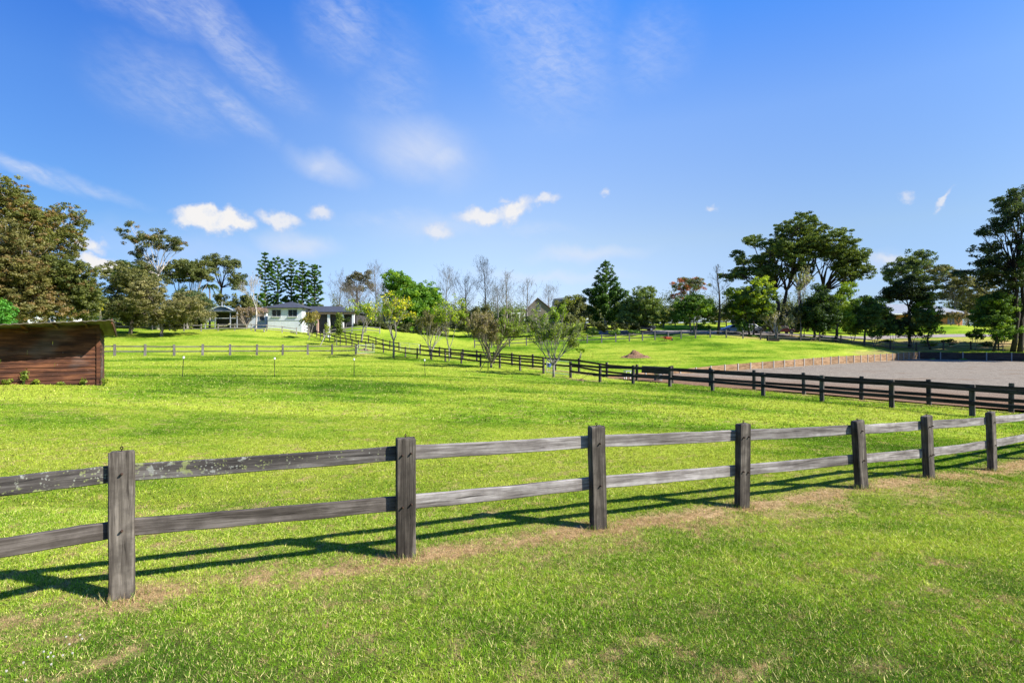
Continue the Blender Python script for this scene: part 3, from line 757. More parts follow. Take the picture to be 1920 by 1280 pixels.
# ------------------------------------------------------------------ electric fence pigtail posts
def pigtail():
    root = empty("fence_stake", (0, 0, 0), 0, None, "fence stake", "temporary electric fence stakes")
    a = MB(); a.tube([(0, 0, -0.15), (0, 0, 0.92)], 0.014, 6); a.build("rod", M["black_plastic"], root)
    b = MB(); b.tube([(0, 0, 0.90), (0, 0, 0.94), (0, 0, 1.0)], [0.035, 0.04, 0.03], 8); b.tube([(0.05, 0, 0.95), (-0.05, 0, 0.95)], 0.02, 6); b.build("insulator", M["white_plastic"], root)
    return root
stake = pigtail()
for i, (px, py, d, lb) in enumerate([(342, 707, 24.4, "thin black stake with white tip standing nearest the timber shelter"), (515, 708, 26.2, "thin black stake with white tip, second along from the shelter"), (664, 708, 28, "thin black stake with white tip in front of the straw pile gate"), (797, 706, 29.8, "thin black stake with white tip nearest the dark lane fence")]):
    x = (px - 960) / F * d; loc = (x, d, gz(x, d))
    if i == 0: o = stake; o.location = loc; o["label"] = lb
    else: o = dup(stake, loc, i, lb)
    o.rotation_euler = (0.0, [0.06, 0.0, 0.01, 0.03][i], i)
# steel picket with a stay
x, y = (915 - 960) / F * 40.5, 40.5
root = empty("steel_picket", (x, y, gz(x, y)), 0, "dark steel picket with a diagonal stay below the twiggy shrub", "picket")
a = MB(); a.box((0, 0, 0.6), (0.05, 0.02, 1.3)); a.box((0, 0.02, 0.6), (0.02, 0.035, 1.3)); a.build("picket", M["metal_dark"], root)
a = MB(); a.tube([(0, 0, 1.1), (-0.62, -0.3, 0.0)], 0.022, 5); a.build("stay", M["metal_dark"], root)
# cut stays leaning on the dark lane fence
for px, lb in ((1113, "thin dark wire stay bracing the lane fence beside the straw heap"), (1243, "thin dark wire stay bracing the lane fence before the drum")):
    x, y = on_lane(px, CA); n = np.array([-0.804, -0.595])
    s = MB(); s.tube([(0, 0, 0.75), (n[0] * 0.9 - 0.4, n[1] * 0.9 + 0.3, 0.0)], 0.012, 5)
    o = s.build("wire_stay", M["metal_dark"], None, loc=(x, y, gz(x, y))); tag(o, lb, "wire stay")
# ------------------------------------------------------------------ vegetation
import zlib
def reseed(label):
    global rng
    rng = np.random.default_rng(zlib.crc32(label.encode())); random.seed(zlib.crc32(label.encode()))
def unit(v): return v / (np.linalg.norm(v, axis=-1, keepdims=True) + 1e-9)
class Leaves:
    def __init__(s): s.V = []; s.C = []
    def add(s, pos, nrm, size, col, asp=0.55):
        n = len(pos); r = rng.normal(size=(n, 3)); t = unit(np.cross(nrm, r)); b = np.cross(nrm, t)
        sz = (np.asarray(size) * rng.uniform(0.65, 1.35, n))[:, None]
        V = np.empty((n, 4, 3), np.float32)
        V[:, 0] = pos - t * sz * .5; V[:, 1] = pos - b * sz * asp * .5 + t * sz * .08; V[:, 2] = pos + t * sz * .5; V[:, 3] = pos + b * sz * asp * .5 + t * sz * .08
        s.V.append(V.reshape(-1, 3)); s.C.append(np.repeat(col.astype(np.float32), 4, 0))
    def clump(s, c, rad, n, size, ca, cb, up=0.35):
        n = int(n)
        if n < 1: return
        d = unit(rng.normal(size=(n, 3))); r = rng.uniform(0.12, 1, n) ** 0.5
        pos = np.asarray(c) + d * np.asarray(rad) * r[:, None]
        nrm = unit(d + rng.normal(size=(n, 3)) * 0.55 + np.array([0, 0, up]))
        t = np.clip(rng.random() * 0.9 + rng.normal(0, 0.18, n) + 0.1, 0, 1)[:, None]
        col = np.array([1.75, 1.72, 1.35]) * (np.array(ca) * (1 - t) + np.array(cb) * t) * rng.uniform(0.8, 1.2, n)[:, None]
        s.add(pos, nrm, size, col)
    def build(s, name, parent, loc, mat=None):
        if not s.V: return None
        V = np.concatenate(s.V) - np.array(loc, np.float32); C = np.concatenate(s.C)
        return fast_mesh(name, V, np.arange(len(V), dtype=np.int32).reshape(-1, 4), mat or M["leaf"], C, parent=parent)

def limb(mb, a, b, r0, r1, bend=0.12, n=5, sides=6, up=0.0):
    a, b = np.array(a, float), np.array(b, float); L = np.linalg.norm(b - a)
    off = rng.normal(size=3) * bend * L * 0.5; off[2] += up * L
    pts = []
    for i in range(n + 1):
        t = i / n; p = a * (1 - t) + b * t + off * math.sin(math.pi * t) + rng.normal(size=3) * 0.012 * L * (0 < i < n)
        pts.append(p)
    mb.tube([tuple(p) for p in pts], [r0 + (r1 - r0) * (i / n) for i in range(n + 1)], sides, True)
    return pts

def sh(mb, loc):
    l = loc; mb.v = [(v[0] - l[0], v[1] - l[1], v[2] - l[2]) for v in mb.v]; return mb

def leafy_tree(name, label, cat, d, base, lobes, ca, cb, leaf=0.34, dens=1.0, fork=None, r=0.25, bark="bark_grey", deep=0.55, sub=16, accent=None, trunks=None, group=None, flat=1.0, up=0.35, twigs=2, fill=0.9, cov=1.55):
    """lobes: (px, py, rx, rz) foliage masses measured on the picture at distance d, each with real depth"""
    reseed(label)
    bx = (base - 960) / F * d; by = d; bz = gz(bx, by); loc = (bx, by, bz); mpp = d / F
    root = empty(name, loc, 0, label, cat, group)
    hw = max(abs((l[0] - base) * mpp) + l[2] * mpp for l in lobes)
    if fill > 0:
        pr = []
        for i in range(len(lobes)):
            for j in range(i):
                a, b = lobes[i], lobes[j]; dd = math.hypot(a[0] - b[0], (a[1] - b[1]) * 1.3)
                if 8 < dd < 1.5 * (a[2] + b[2]): pr.append((dd, a, b))
        pr.sort(key=lambda q: q[0]); random.shuffle(pr)
        lobes = list(lobes) + [((a[0] + b[0]) / 2 + rng.normal(0, 2), (a[1] + b[1]) / 2 + rng.normal(0, 1.5), (a[2] + b[2]) * .42, max((a[3] + b[3]) * .45, (a[2] + b[2]) * .25)) for _, a, b in pr[:int(len(lobes) * fill)]]
    wood = MB(); lv = Leaves()
    if fork is None: fork = (base, sum(l[1] for l in lobes) / len(lobes) + 0.3 * (640 - 500) * 0)
    fx, fz = (fork[0] - 960) / F * d, CAMZ - (fork[1] - 640) / F * d
    tl = trunks or [(base, fork[0])]
    fpts = []
    for (b0, f0) in tl:
        p0 = np.array([(b0 - 960) / F * d, by + (rng.uniform(-.6, .6) if len(tl) > 1 else 0), bz - 0.2]); p1 = np.array([(f0 - 960) / F * d, by + rng.uniform(-.3, .3) * (1 if len(tl) > 1 else .3), fz])
        rr = r * (1.0 if len(tl) == 1 else 0.8)
        limb(wood, p0, p1, rr * 1.25, rr * 0.62, 0.06, 7, 8); fpts.append(p1)
    tops = max((CAMZ - (l[1] - 640) / F * d) for l in lobes)
    for li, l in enumerate(lobes):
        rx, rz = l[2] * mpp * 1.2, l[3] * mpp * 1.32
        off = l[4] * hw if len(l) > 4 else rng.uniform(-deep, deep) * max(0.0, 1 - abs((l[0] - base) * mpp) / (hw + 1e-6) * 0.6) * hw
        c = np.array([(l[0] - 960) / F * d, by + off, CAMZ - (l[1] - 640) / F * d])
        f0 = fpts[int(np.argmin([abs(q[0] - c[0]) for q in fpts]))]
        # a limb leaves the trunk a bit below or above the fork
        st = np.array([f0[0], f0[1], f0[2]]) * 1.0
        if c[2] < f0[2]: st[2] = bz + (f0[2] - bz) * rng.uniform(0.55, 0.85); st[0] = bx + (f0[0] - bx) * 0.7
        lp = limb(wood, st, c, r * 0.30, r * 0.06, 0.16, 6, 6, 0.05)
        rc0 = 1.75 * leaf * (sub / 16) ** -0.25
        ns = int(np.clip(cov * dens * rx * rz / (rc0 * rc0 * 0.55), 7, 120))
        for k in range(ns):
            u = unit(rng.normal(size=3))
            if u[2] < -0.3 and rng.random() < 0.6: u[2] *= -0.7
            q = c + u * np.array([rx, rx * 0.95, rz]) * rng.uniform(0.25, 1.0) ** 0.6
            rc = rc0 * rng.uniform(0.6, 1.45)
            a_, b_ = ca, cb
            if accent is not None and rng.random() < accent[1]: a_, b_ = accent[0], tuple(1.25 * x for x in accent[0])
            lv.clump(q, (rc, rc, rc * 0.62 * flat), 1.15 * math.pi * rc * rc / (leaf * leaf * 0.28), leaf, a_, b_, up)
            if k < twigs * 4: limb(wood, lp[-2] if k % 2 else lp[-3], q, r * 0.08 + 0.01, 0.012, 0.15, 3, 4)
    sh(wood, loc).build("trunk", M[bark], root, smooth=True)
    lv.build("crown", root, loc)
    return root

def grow(mb, p, dirv, L, r, lev, maxlev, spread, upw, tips, sides=5, nb=(2, 4), wob=0.12, thin=0.012, shrink=0.72):
    n = 4 if lev < 2 else 3; pts = [p.copy()]; d = dirv.copy(); q = p.copy()
    for i in range(n):
        d = unit(d + rng.normal(size=3) * wob + np.array([0, 0, upw * 0.12])); q = q + d * L / n; pts.append(q.copy())
    r1 = max(thin, r * 0.62)
    mb.tube([tuple(x) for x in pts], [r + (r1 - r) * i / n for i in range(n + 1)], sides if lev < 2 else (4 if lev < 3 else 3), lev == maxlev)
    if lev >= maxlev: tips.append((pts[-1], d)); tips.append((pts[-2], d)); return
    for k in range(rng.integers(nb[0], nb[1] + 1)):
        t = rng.uniform(0.45, 1.0) if k else 1.0
        bp = pts[min(n, max(1, int(round(t * n))))]
        s = unit(np.cross(d, rng.normal(size=3))); a = spread * rng.uniform(0.6, 1.25) * (0.5 if k == 0 else 1)
        nd = unit(d * math.cos(a) + s * math.sin(a) + np.array([0, 0, upw * 0.35]))
        grow(mb, bp, nd, L * shrink * rng.uniform(0.75, 1.15), max(thin, r1 * (0.95 if k == 0 else 0.7)), lev + 1, maxlev, spread, upw, tips, sides, nb, wob, thin, shrink)

def branch_tree(name, label, cat, d, base, top, half_w, stems=1, fork_h=0.25, levels=4, spread=0.55, upw=0.6, bark="bark_grey", r=0.15, leaf=None, dens=0, ca=None, cb=None, group=None, nb=(2, 4), thin=0.02, lean=0.0, stem_spread=0.4, mix=None, leafr=0.25):
    """bare or sparsely leaved tree grown branch by branch, then scaled to the measured height and spread"""
    reseed(label)
    bx = (base - 960) / F * d; by = d; bz = gz(bx, by); loc = (bx, by, bz); mpp = d / F
    H = CAMZ - (top - 640) / F * d - bz; W = half_w * mpp
    root = empty(name, loc, 0, label, cat, group)
    mb = MB(); tips = []
    o = np.zeros(3)
    if fork_h > 0 and stems >= 1:
        fp = np.array([lean * fork_h, 0, fork_h]); 
    for s in range(stems):
        a = s * 2 * math.pi / stems + rng.uniform(-.4, .4)
        dv = unit(np.array([math.cos(a) * stem_spread * (stems > 1) + lean, math.sin(a) * stem_spread * (stems > 1), 1.0]))
        grow(mb, np.array([lean * fork_h, 0, fork_h]) if stems > 1 else o.copy(), dv, 0.36 if stems == 1 else 0.3, r / H * (1 if stems == 1 else 0.65), 0, levels, spread, upw, tips, 6, nb, 0.10, thin / H)
    v = np.array(mb.v); zmax = np.percentile(v[:, 2], 99.7); xm = np.percentile(np.abs(v[:, 0] - lean * 0.3), 98)
    ym = np.percentile(np.abs(v[:, 1]), 98)
    def tf(p):
        z = p[2] / zmax * H
        k = W / xm; ky = W / max(ym, 1e-3)
        return (p[0] * k, p[1] * ky, z)
    # keep tube thickness sensible: scale about, then rebuild radii is overkill at this size
    mb.v = [tf(p) for p in mb.v]
    if stems > 1 or fork_h > 0:
        mb.tube([(0, 0, -0.2), (0, 0, fork_h * 0.5 * H / zmax), (lean * fork_h * W / xm, 0, fork_h * 1.04 * H / zmax)], [r * 1.25, r, r * 0.85], 8)
    else:
        mb.tube([(0, 0, -0.3), (0, 0, 0.15)], [r * 1.3, r], 8)
    mb.build("branches" if leaf is None else "trunk", M[bark], root, smooth=True)
    if leaf is not None:
        lv = Leaves()
        for (t, dd) in tips:
            if rng.random() > dens: continue
            q = np.array(tf(t))
            a_, b_ = ca, cb
            if mix is not None:
                m = mix(q, W, H)
                if m is None: continue
                if m is not True: a_, b_ = m
            lv.clump(q, (leafr, leafr, leafr), rng.integers(5, 11), leaf, a_, b_)
        lv.build("crown", root, (0, 0, 0))
    return root

def leader_tree(name, label, d, base, top, half_w, r=0.16, bark="bark_grey", nb=20, start=0.28, group=None, up=0.9, fan=0.5):
    """leafless tree: straight tapering leader, rising side branches, each with two orders of twigs"""
    reseed(label)
    bx = (base - 960) / F * d; bz = gz(bx, d); mpp = d / F
    H = CAMZ - (top - 640) / F * d - bz; W = half_w * mpp
    root = empty(name, (bx, d, bz), 0, label, "tree", group); mb = MB(); tr = MB()
    wob = rng.normal(0, 0.02 * H, (2, 2))
    def lead(t): return np.array([wob[0, 0] * math.sin(t * 4) + wob[1, 0] * t * t, wob[0, 1] * math.sin(t * 3.3), H * t])
    tr.tube([tuple(lead(t) - np.array([0, 0, 0.2 * (t == 0)])) for t in np.linspace(0, 0.97, 12)], [r * (1.25 - 1.15 * t) + 0.012 for t in np.linspace(0, 0.97, 12)], 7)
    def twig(p, dv, L, rad, lev):
        pts = [p]; q = p; dd = dv
        for i in range(4):
            dd = unit(dd + rng.normal(size=3) * 0.13 + np.array([0, 0, 0.10])); q = q + dd * L / 4; pts.append(q)
        mb.tube([tuple(x) for x in pts], [rad * (1 - .2 * i) for i in range(5)], 5 if lev == 0 else 3, False)
        if lev < 3:
            for k in range([6, 4, 3][lev]):
                i = rng.integers(1, 5); s_ = unit(np.cross(dd, rng.normal(size=3))); a = rng.uniform(0.4, 0.8)
                twig(pts[i], unit(dd * math.cos(a) + s_ * math.sin(a)), L * rng.uniform(0.35, 0.55), max(0.012, rad * 0.5), lev + 1)
    for k in range(nb):
        t = start + (0.95 - start) * (k + rng.random()) / nb; a = k * 2.4 + rng.uniform(-.4, .4); el = up * rng.uniform(0.7, 1.15) * (0.75 + 0.45 * t)
        env = W * (math.sin(math.pi * min(1, (t - start) / (1 - start) * 0.85 + 0.18)) ** 0.7)
        twig(lead(t), np.array([math.cos(a) * math.cos(el), math.sin(a) * math.cos(el), math.sin(el)]), env * 1.45, 0.05 * (1.25 - t), 0)
    tr.build("trunk", M[bark], root, smooth=True); mb.build("branches", M[bark], root)
    return root

def conifer(name, label, d, base, top, half_w, prof, ca, cb, r=0.28, whorls=20, leaf=0.34, group=None, tilt=0.35, bark="bark_grey", gap=0.0, start=0.12, dens=1.0, lean=0.0, sag=0.0):
    reseed(label)
    bx = (base - 960) / F * d; by = d; bz = gz(bx, by); loc = (bx, by, bz); mpp = d / F
    H = CAMZ - (top - 640) / F * d - bz; W = half_w * mpp
    root = empty(name, loc, 0, label, "pine tree", group)
    mb = MB(); lv = Leaves()
    mb.tube([(lean * H * t, 0.0, -0.2 + (H + 0.1) * t) for t in np.linspace(0, 0.99, 8)], [r * (1.1 - t) for t in np.linspace(0, 0.99, 8)], 7)
    for k in range(whorls):
        t = start + (0.985 - start) * k / (whorls - 1)
        L = W * float(np.interp(t, [p[0] for p in prof], [p[1] for p in prof]))
        if rng.random() < gap: L *= 0.45
        nbr = rng.integers(4, 7); a0 = rng.uniform(0, 6.28)
        for b in range(nbr):
            a = a0 + b * 2 * math.pi / nbr + rng.uniform(-.25, .25); l = L * rng.uniform(0.72, 1.12)
            if l < 0.15: l = 0.15
            st = np.array([lean * H * t, 0, H * t]); en = st + np.array([math.cos(a) * l, math.sin(a) * l, l * tilt - sag * l + rng.uniform(-.1, .1) * l])
            pts = [st + (en - st) * s + np.array([0, 0, 0.10 * l * s * s]) for s in (0, 0.35, 0.7, 1)]
            mb.tube([tuple(p) for p in pts], [0.05 + 0.01 * l, 0.04, 0.03, 0.012], 4, False)
            m = max(2, int(l / 0.55))
            for s in np.linspace(0.38, 1.0, m):
                q = st + (en - st) * s + np.array([0, 0, 0.10 * l * s * s]); rr = (0.22 + 0.13 * l) * (0.75 + 0.5 * s) * 0.8
                lv.clump(q, (rr, rr, rr * 0.6), dens * 10 * (rr / 0.45) ** 2 / (leaf / 0.34) ** 2 + 5, leaf, ca, cb, 0.5)
    lv.clump((lean * H, 0, H), (0.35, 0.35, 0.6), 30, leaf, ca, cb)
    mb.build("trunk", M[bark], root, smooth=True); lv.build("crown", root, (0, 0, 0))
    return root

def bush(name, label, cat, d, base, lobes, ca, cb, leaf=0.25, dens=1.0, group=None, sub=10, accent=None):
    reseed(label)
    bx = (base - 960) / F * d; bz = gz(bx, d); loc = (bx, d, bz); mpp = d / F
    root = empty(name, loc, 0, label, cat, group)
    wood = MB(); lv = Leaves()
    for l in lobes:
        c = np.array([(l[0] - 960) / F * d, d + rng.uniform(-.3, .3) * l[2] * mpp, CAMZ - (l[1] - 640) / F * d]); rx, rz = l[2] * mpp, l[3] * mpp
        limb(wood, (bx + rng.uniform(-.1, .1), d, bz - 0.1), c, 0.06, 0.02, 0.15, 4, 5)
        N = dens * 4 * math.pi * rx * rz / (leaf * leaf * 0.28)
        for k in range(sub):
            u = unit(rng.normal(size=3)); q = c + u * np.array([rx, rx * .9, rz]) * rng.uniform(0.35, 0.85)
            q[2] = max(q[2], bz + 0.1)
            a_, b_ = ca, cb
            if accent is not None and rng.random() < accent[1]: a_, b_ = accent[0], tuple(1.25 * x for x in accent[0])
            lv.clump(q, np.array([rx, rx, rz]) * rng.uniform(.3, .45), N / sub, leaf, a_, b_)
    sh(wood, loc).build("stem", M["bark_grey"], root, smooth=True); lv.build("foliage", root, loc)
    return root

OLV = ((0.044, 0.054, 0.014), (0.125, 0.128, 0.036)); BRN = (0.13, 0.088, 0.035)
DKG = ((0.018, 0.038, 0.009), (0.055, 0.09, 0.018)); MIDG = ((0.030, 0.070, 0.012), (0.085, 0.15, 0.025))
BRT = ((0.07, 0.13, 0.010), (0.17, 0.24, 0.02)); GRY = ((0.045, 0.058, 0.028), (0.125, 0.135, 0.070)); YEL = ((0.20, 0.22, 0.012), (0.42, 0.38, 0.02))
PIN = ((0.014, 0.040, 0.007), (0.055, 0.115, 0.014))
TREE = "tree"
# ---- left side
leafy_tree("eucalyptus_tree", "tall brown-olive gum tree with billowing crown rising behind the shelter", TREE, 62, 42,
    [(10, 378, 42, 30), (52, 376, 38, 28), (88, 408, 36, 30), (30, 430, 55, 40), (108, 445, 24, 26), (70, 470, 40, 34), (-40, 400, 50, 40), (-30, 480, 50, 45), (15, 510, 42, 36), (50, 530, 40, 36), (-10, 570, 44, 36), (48, 585, 36, 28), (118, 418, 13, 12), (122, 465, 10, 12)],
    *OLV, leaf=0.21, dens=1.0, fork=(38, 520), r=0.5, bark="bark_pale", accent=(BRN, 0.20), sub=22, cov=1.8)
leafy_tree("eucalyptus_tree", "brown-olive bushy gum right behind the shelter, below the tall gum", TREE, 56, 20,
    [(10, 450, 40, 34), (48, 470, 34, 32), (-20, 480, 40, 36), (20, 505, 44, 36), (60, 515, 30, 30), (5, 550, 44, 34), (50, 560, 34, 30), (-30, 540, 36, 36), (30, 590, 44, 24), (75, 585, 24, 24)],
    (0.052, 0.056, 0.020), (0.135, 0.122, 0.046), leaf=0.21, dens=0.95, fork=(24, 560), r=0.3, bark="bark_pale", accent=((0.125, 0.09, 0.042), 0.25), sub=20)
leafy_tree("eucalyptus_tree", "dark olive round tree with pale trunk at the right of the tall brown gum", TREE, 60, 128,
    [(118, 505, 34, 26), (150, 520, 32, 28), (100, 540, 34, 30), (165, 555, 24, 26), (130, 560, 36, 30), (95, 580, 30, 22), (140, 590, 30, 18), (172, 580, 16, 16)],
    (0.030, 0.045, 0.014), (0.105, 0.115, 0.035), leaf=0.21, dens=0.85, fork=(126, 575), r=0.22, bark="bark_pale", sub=20, accent=((0.10, 0.07, 0.03), 0.08))
bush("conifer_bush", "bright green conifer bush at the left edge above the shelter roof", "bush", 40, -2, [(-4, 580, 24, 22), (6, 600, 18, 20), (-6, 612, 22, 20)], (0.03, 0.10, 0.015), (0.07, 0.2, 0.03), 0.18)
bush("yellow_shrub", "small yellow-green shrub in the gap between the left trees", "bush", 78, 182, [(181, 566, 10, 9), (180, 580, 8, 8), (186, 574, 8, 8)], *YEL, leaf=0.22, dens=0.7)
leafy_tree("grey_green_tree", "bushy olive-green tree left of the slender white-trunked gum", TREE, 83, 244,
    [(238, 520, 32, 24), (268, 535, 28, 24), (222, 550, 24, 24), (250, 565, 32, 26), (225, 588, 22, 20), (268, 590, 26, 22), (240, 600, 22, 14), (285, 560, 18, 20)],
    (0.035, 0.048, 0.018), (0.13, 0.13, 0.05), leaf=0.25, dens=0.75, fork=(246, 585), r=0.25, bark="bark_brown", sub=20)
leafy_tree("grey_green_tree", "soft grey-olive willow-like tree with orange trunk before the white-trunked gum", TREE, 80, 302,
    [(305, 552, 26, 26), (330, 575, 34, 26), (290, 580, 26, 24), (318, 600, 32, 18), (350, 595, 28, 18), (370, 580, 20, 18), (285, 605, 18, 10)],
    (0.06, 0.065, 0.03), (0.17, 0.155, 0.075), leaf=0.24, dens=0.7, fork=(303, 598), r=0.2, bark="bark_brown", sub=18)
leafy_tree("eucalyptus_tree", "slender gum with forked white trunk and sparse leaf clumps on the left hill", TREE, 92, 296,
    [(232, 434, 10, 6), (254, 425, 10, 5), (246, 452, 13, 9), (262, 446, 12, 8), (285, 432, 11, 8), (278, 455, 12, 12), (310, 452, 26, 12), (322, 464, 14, 9), (296, 462, 12, 8), (258, 475, 14, 10), (272, 486, 10, 7), (250, 480, 10, 8), (285, 510, 16, 12), (300, 530, 18, 14), (335, 455, 8, 5)],
    (0.035, 0.05, 0.02), (0.10, 0.105, 0.04), leaf=0.26, dens=0.75, fork=(298, 515), r=0.26, bark="bark_pale", sub=9, deep=0.35, accent=((0.13, 0.09, 0.04), 0.12), twigs=1, fill=0.25)
leafy_tree("eucalyptus_tree", "dark spreading gum behind the slender white-trunked gum", TREE, 98, 250,
    [(245, 505, 30, 14), (275, 515, 26, 14), (220, 520, 16, 12), (262, 530, 26, 12)], *DKG, leaf=0.32, dens=0.8, fork=(252, 545), r=0.25, sub=14)
leafy_tree("eucalyptus_tree", "broad olive gum with flat-topped crown left of the patio", TREE, 97, 345,
    [(330, 500, 24, 14), (360, 508, 28, 16), (318, 520, 18, 12), (375, 495, 14, 11), (385, 512, 14, 12), (345, 520, 20, 11), (375, 525, 14, 9)],
    (0.035, 0.05, 0.018), (0.11, 0.12, 0.04), leaf=0.32, dens=0.9, fork=(345, 560), r=0.28, bark="bark_grey", sub=16, trunks=[(340, 335), (352, 358), (362, 372)])
leafy_tree("green_tree", "blue-grey leafy tree hanging over the left end of the patio", TREE, 93, 352,
    [(345, 560, 24, 20), (365, 572, 20, 20), (380, 570, 16, 14), (335, 585, 22, 18)], (0.035, 0.06, 0.03), (0.10, 0.12, 0.06), leaf=0.3, dens=0.9, fork=(350, 590), r=0.2, sub=14)
leafy_tree("stone_pine_tree", "open umbrella pine with forked trunk above the patio roof", TREE, 104, 418,
    [(408, 490, 16, 8), (425, 492, 16, 8), (436, 502, 10, 6), (400, 500, 9, 5), (440, 528, 14, 8), (450, 535, 14, 8), (446, 518, 9, 6), (382, 520, 8, 6)],
    (0.030, 0.045, 0.015), (0.095, 0.105, 0.035), leaf=0.32, dens=0.9, fork=(415, 540), r=0.28, bark="bark_dark", sub=10, deep=0.5)
for (nm, lb, b, lo) in [("round_bush", "olive bush behind the patio roof, under the umbrella pine", 425, [(415, 560, 16, 13), (432, 562, 16, 13), (445, 570, 12, 10)]),
                        ("round_bush", "olive bush at the left of the patio chimney", 385, [(380, 568, 12, 12), (392, 572, 12, 10)]),
                        ("round_bush", "grey-green bush between the patio and the bare white tree", 462, [(455, 568, 14, 14), (468, 572, 12, 14), (460, 556, 10, 8)])]:
    bush(nm, lb, "bush", 103, b, lo, (0.035, 0.05, 0.016), (0.11, 0.12, 0.04), 0.32, 0.9)
branch_tree("bare_tree", "leafless white-barked tree in front of the white house", TREE, 90, 480, 508, 26, 1, 0.0, 6, 0.65, 0.3, "bark_pale", 0.2, thin=0.02, nb=(2, 3))
branch_tree("bare_tree", "low leafless pinkish-grey tree beside the patio wall", TREE, 90.5, 462, 575, 24, 5, 0.08, 4, 0.5, 0.3, "bark_brown", 0.12, leaf=0.2, dens=0.35, ca=(0.16, 0.12, 0.08), cb=(0.22, 0.17, 0.11), thin=0.025)
# palm above the patio
def palm(label, d, base, top, fr):
    bx = (base - 960) / F * d; bz = gz(bx, d); H = CAMZ - (top - 640) / F * d - bz
    root = empty("palm_tree", (bx, d, bz), 0, label, "palm tree"); mb = MB()
    mb.tube([(0, 0, -0.1), (0.1, 0, H * 0.5), (0, 0, H)], [0.2, 0.15, 0.13], 7); mb.build("trunk", M["bark_grey"], root)
    lv = Leaves()
    for k in range(16):
        a = k * 2.4; el = rng.uniform(-0.2, 0.9)
        for s in np.linspace(0.1, 1, 12):
            q = np.array([math.cos(a) * fr * s * math.cos(el * .6), math.sin(a) * fr * s * math.cos(el * .6), H + fr * (math.sin(el) * s - 0.75 * s * s)])
            lv.clump(q, (0.12, 0.12, 0.1), 5, 0.3, (0.03, 0.06, 0.015), (0.09, 0.12, 0.03))
    lv.build("fronds", root, (0, 0, 0))
palm("small dark palm showing above the patio roof", 100, 393, 537, 1.9)
palm("small olive palm-like plant in the house garden by the fence end", 91, 578, 596, 1.5)
# hoop pines
col = ((0, 0.75), (0.3, 0.95), (0.6, 0.9), (0.85, 0.8), (0.95, 0.5), (1, 0.15))
for (lb, b, tp, hw, d) in [("hoop pine at the left end of the dark row behind the white house, tallest", 497, 476, 17, 120), ("hoop pine second from left in the dark row behind the white house", 521, 483, 15, 121), ("hoop pine in the middle of the dark row, above the roof valley", 546, 487, 15, 122), ("hoop pine fourth from left in the dark row, close against its neighbour", 567, 493, 15, 120), ("hoop pine at the right end of the dark row behind the garage wing", 590, 498, 16, 121)]:
    conifer("hoop_pine", lb, d, b, tp, hw, col, *PIN, r=0.3, whorls=19, leaf=0.38, group="hoop pines behind the house", tilt=0.5, gap=0.35, start=0.04, dens=5.5)
# bare trees right of the house
leafy_tree("sparse_pine_tree", "grey wispy pine with thin crown behind the garage roof", TREE, 125, 669,
    [(655, 528, 12, 6), (668, 514, 12, 5), (682, 522, 11, 6), (692, 514, 8, 6), (645, 540, 12, 8), (690, 540, 12, 7), (660, 550, 14, 8)], (0.05, 0.05, 0.035), (0.12, 0.11, 0.075), leaf=0.34, dens=0.35, fork=(669, 545), r=0.4, bark="bark_grey", sub=8)
for (lb, b, tp, hw, d) in [("bare grey twiggy tree behind the garage roof, left of the wispy pine", 640, 533, 26, 118), ("bare grey twiggy tree, tallest, left of the dense green tree", 704, 503, 24, 116), ("bare pinkish twiggy tree low between garage and green tree", 676, 550, 26, 108), ("bare brown twiggy tree close against the dense green tree", 722, 540, 22, 110), ("bare grey twiggy tree low behind the right end of the garage roof", 655, 552, 22, 112)]:
    leader_tree("bare_tree", lb, d, b, tp, hw, r=0.16, bark="bark_brown" if b in (676, 722) else "bark_grey", group="bare winter trees behind the house", nb=20)
leafy_tree("broadleaf_tree", "dense bright green broad tree in the middle distance, right of the house", TREE, 104, 765,
    [(742, 530, 24, 22), (758, 545, 28, 24), (790, 552, 28, 22), (735, 560, 22, 22), (775, 575, 32, 24), (808, 575, 22, 22), (750, 595, 26, 18), (795, 598, 26, 16), (735, 515, 10, 8), (752, 520, 12, 9), (815, 592, 14, 14)],
    (0.030, 0.085, 0.010), (0.10, 0.19, 0.02), leaf=0.36, dens=1.0, fork=(765, 590), r=0.4, bark="bark_dark", sub=20, accent=((0.12, 0.19, 0.015), 0.15))
# ---- young yellow-leaved trees along the lane
def ymix(hot):
    def f(q, W, H):
        return (YEL if rng.random() < hot + 0.25 * (q[0] > 0) else BRT)
    return f
branch_tree("young_tree", "young tree with yellow and lime leaves in front of the lane fence, largest yellow tree", TREE, 57.5, 738, 552, 46, 3, 0.3, 4, 0.62, 0.25, "bark_grey", 0.10, leaf=0.22, dens=0.52, ca=BRT[0], cb=BRT[1], thin=0.014, mix=ymix(0.28), leafr=0.32, nb=(3, 4))
branch_tree("young_tree", "slim young tree with lime leaves before the garage wing", TREE, 80, 677, 562, 22, 1, 0, 4, 0.5, 0.5, "bark_grey", 0.09, leaf=0.25, dens=0.8, ca=BRT[0], cb=(0.25, 0.3, 0.02), thin=0.016, leafr=0.35, nb=(3, 4))
branch_tree("young_tree", "young tree with thin lime leaves left of the twiggy shrub", TREE, 54, 842, 560, 28, 3, 0.2, 4, 0.55, 0.4, "bark_grey", 0.06, leaf=0.2, dens=0.5, ca=BRT[0], cb=(0.25, 0.3, 0.02), thin=0.014, leafr=0.28)
branch_tree("young_tree", "small young tree with olive and orange leaves at the fence end by the house", TREE, 84, 579, 584, 13, 1, 0, 4, 0.55, 0.3, "bark_grey", 0.07, leaf=0.22, dens=0.9, ca=(0.09, 0.1, 0.02), cb=(0.22, 0.17, 0.05), thin=0.015, leafr=0.3, nb=(3, 4))
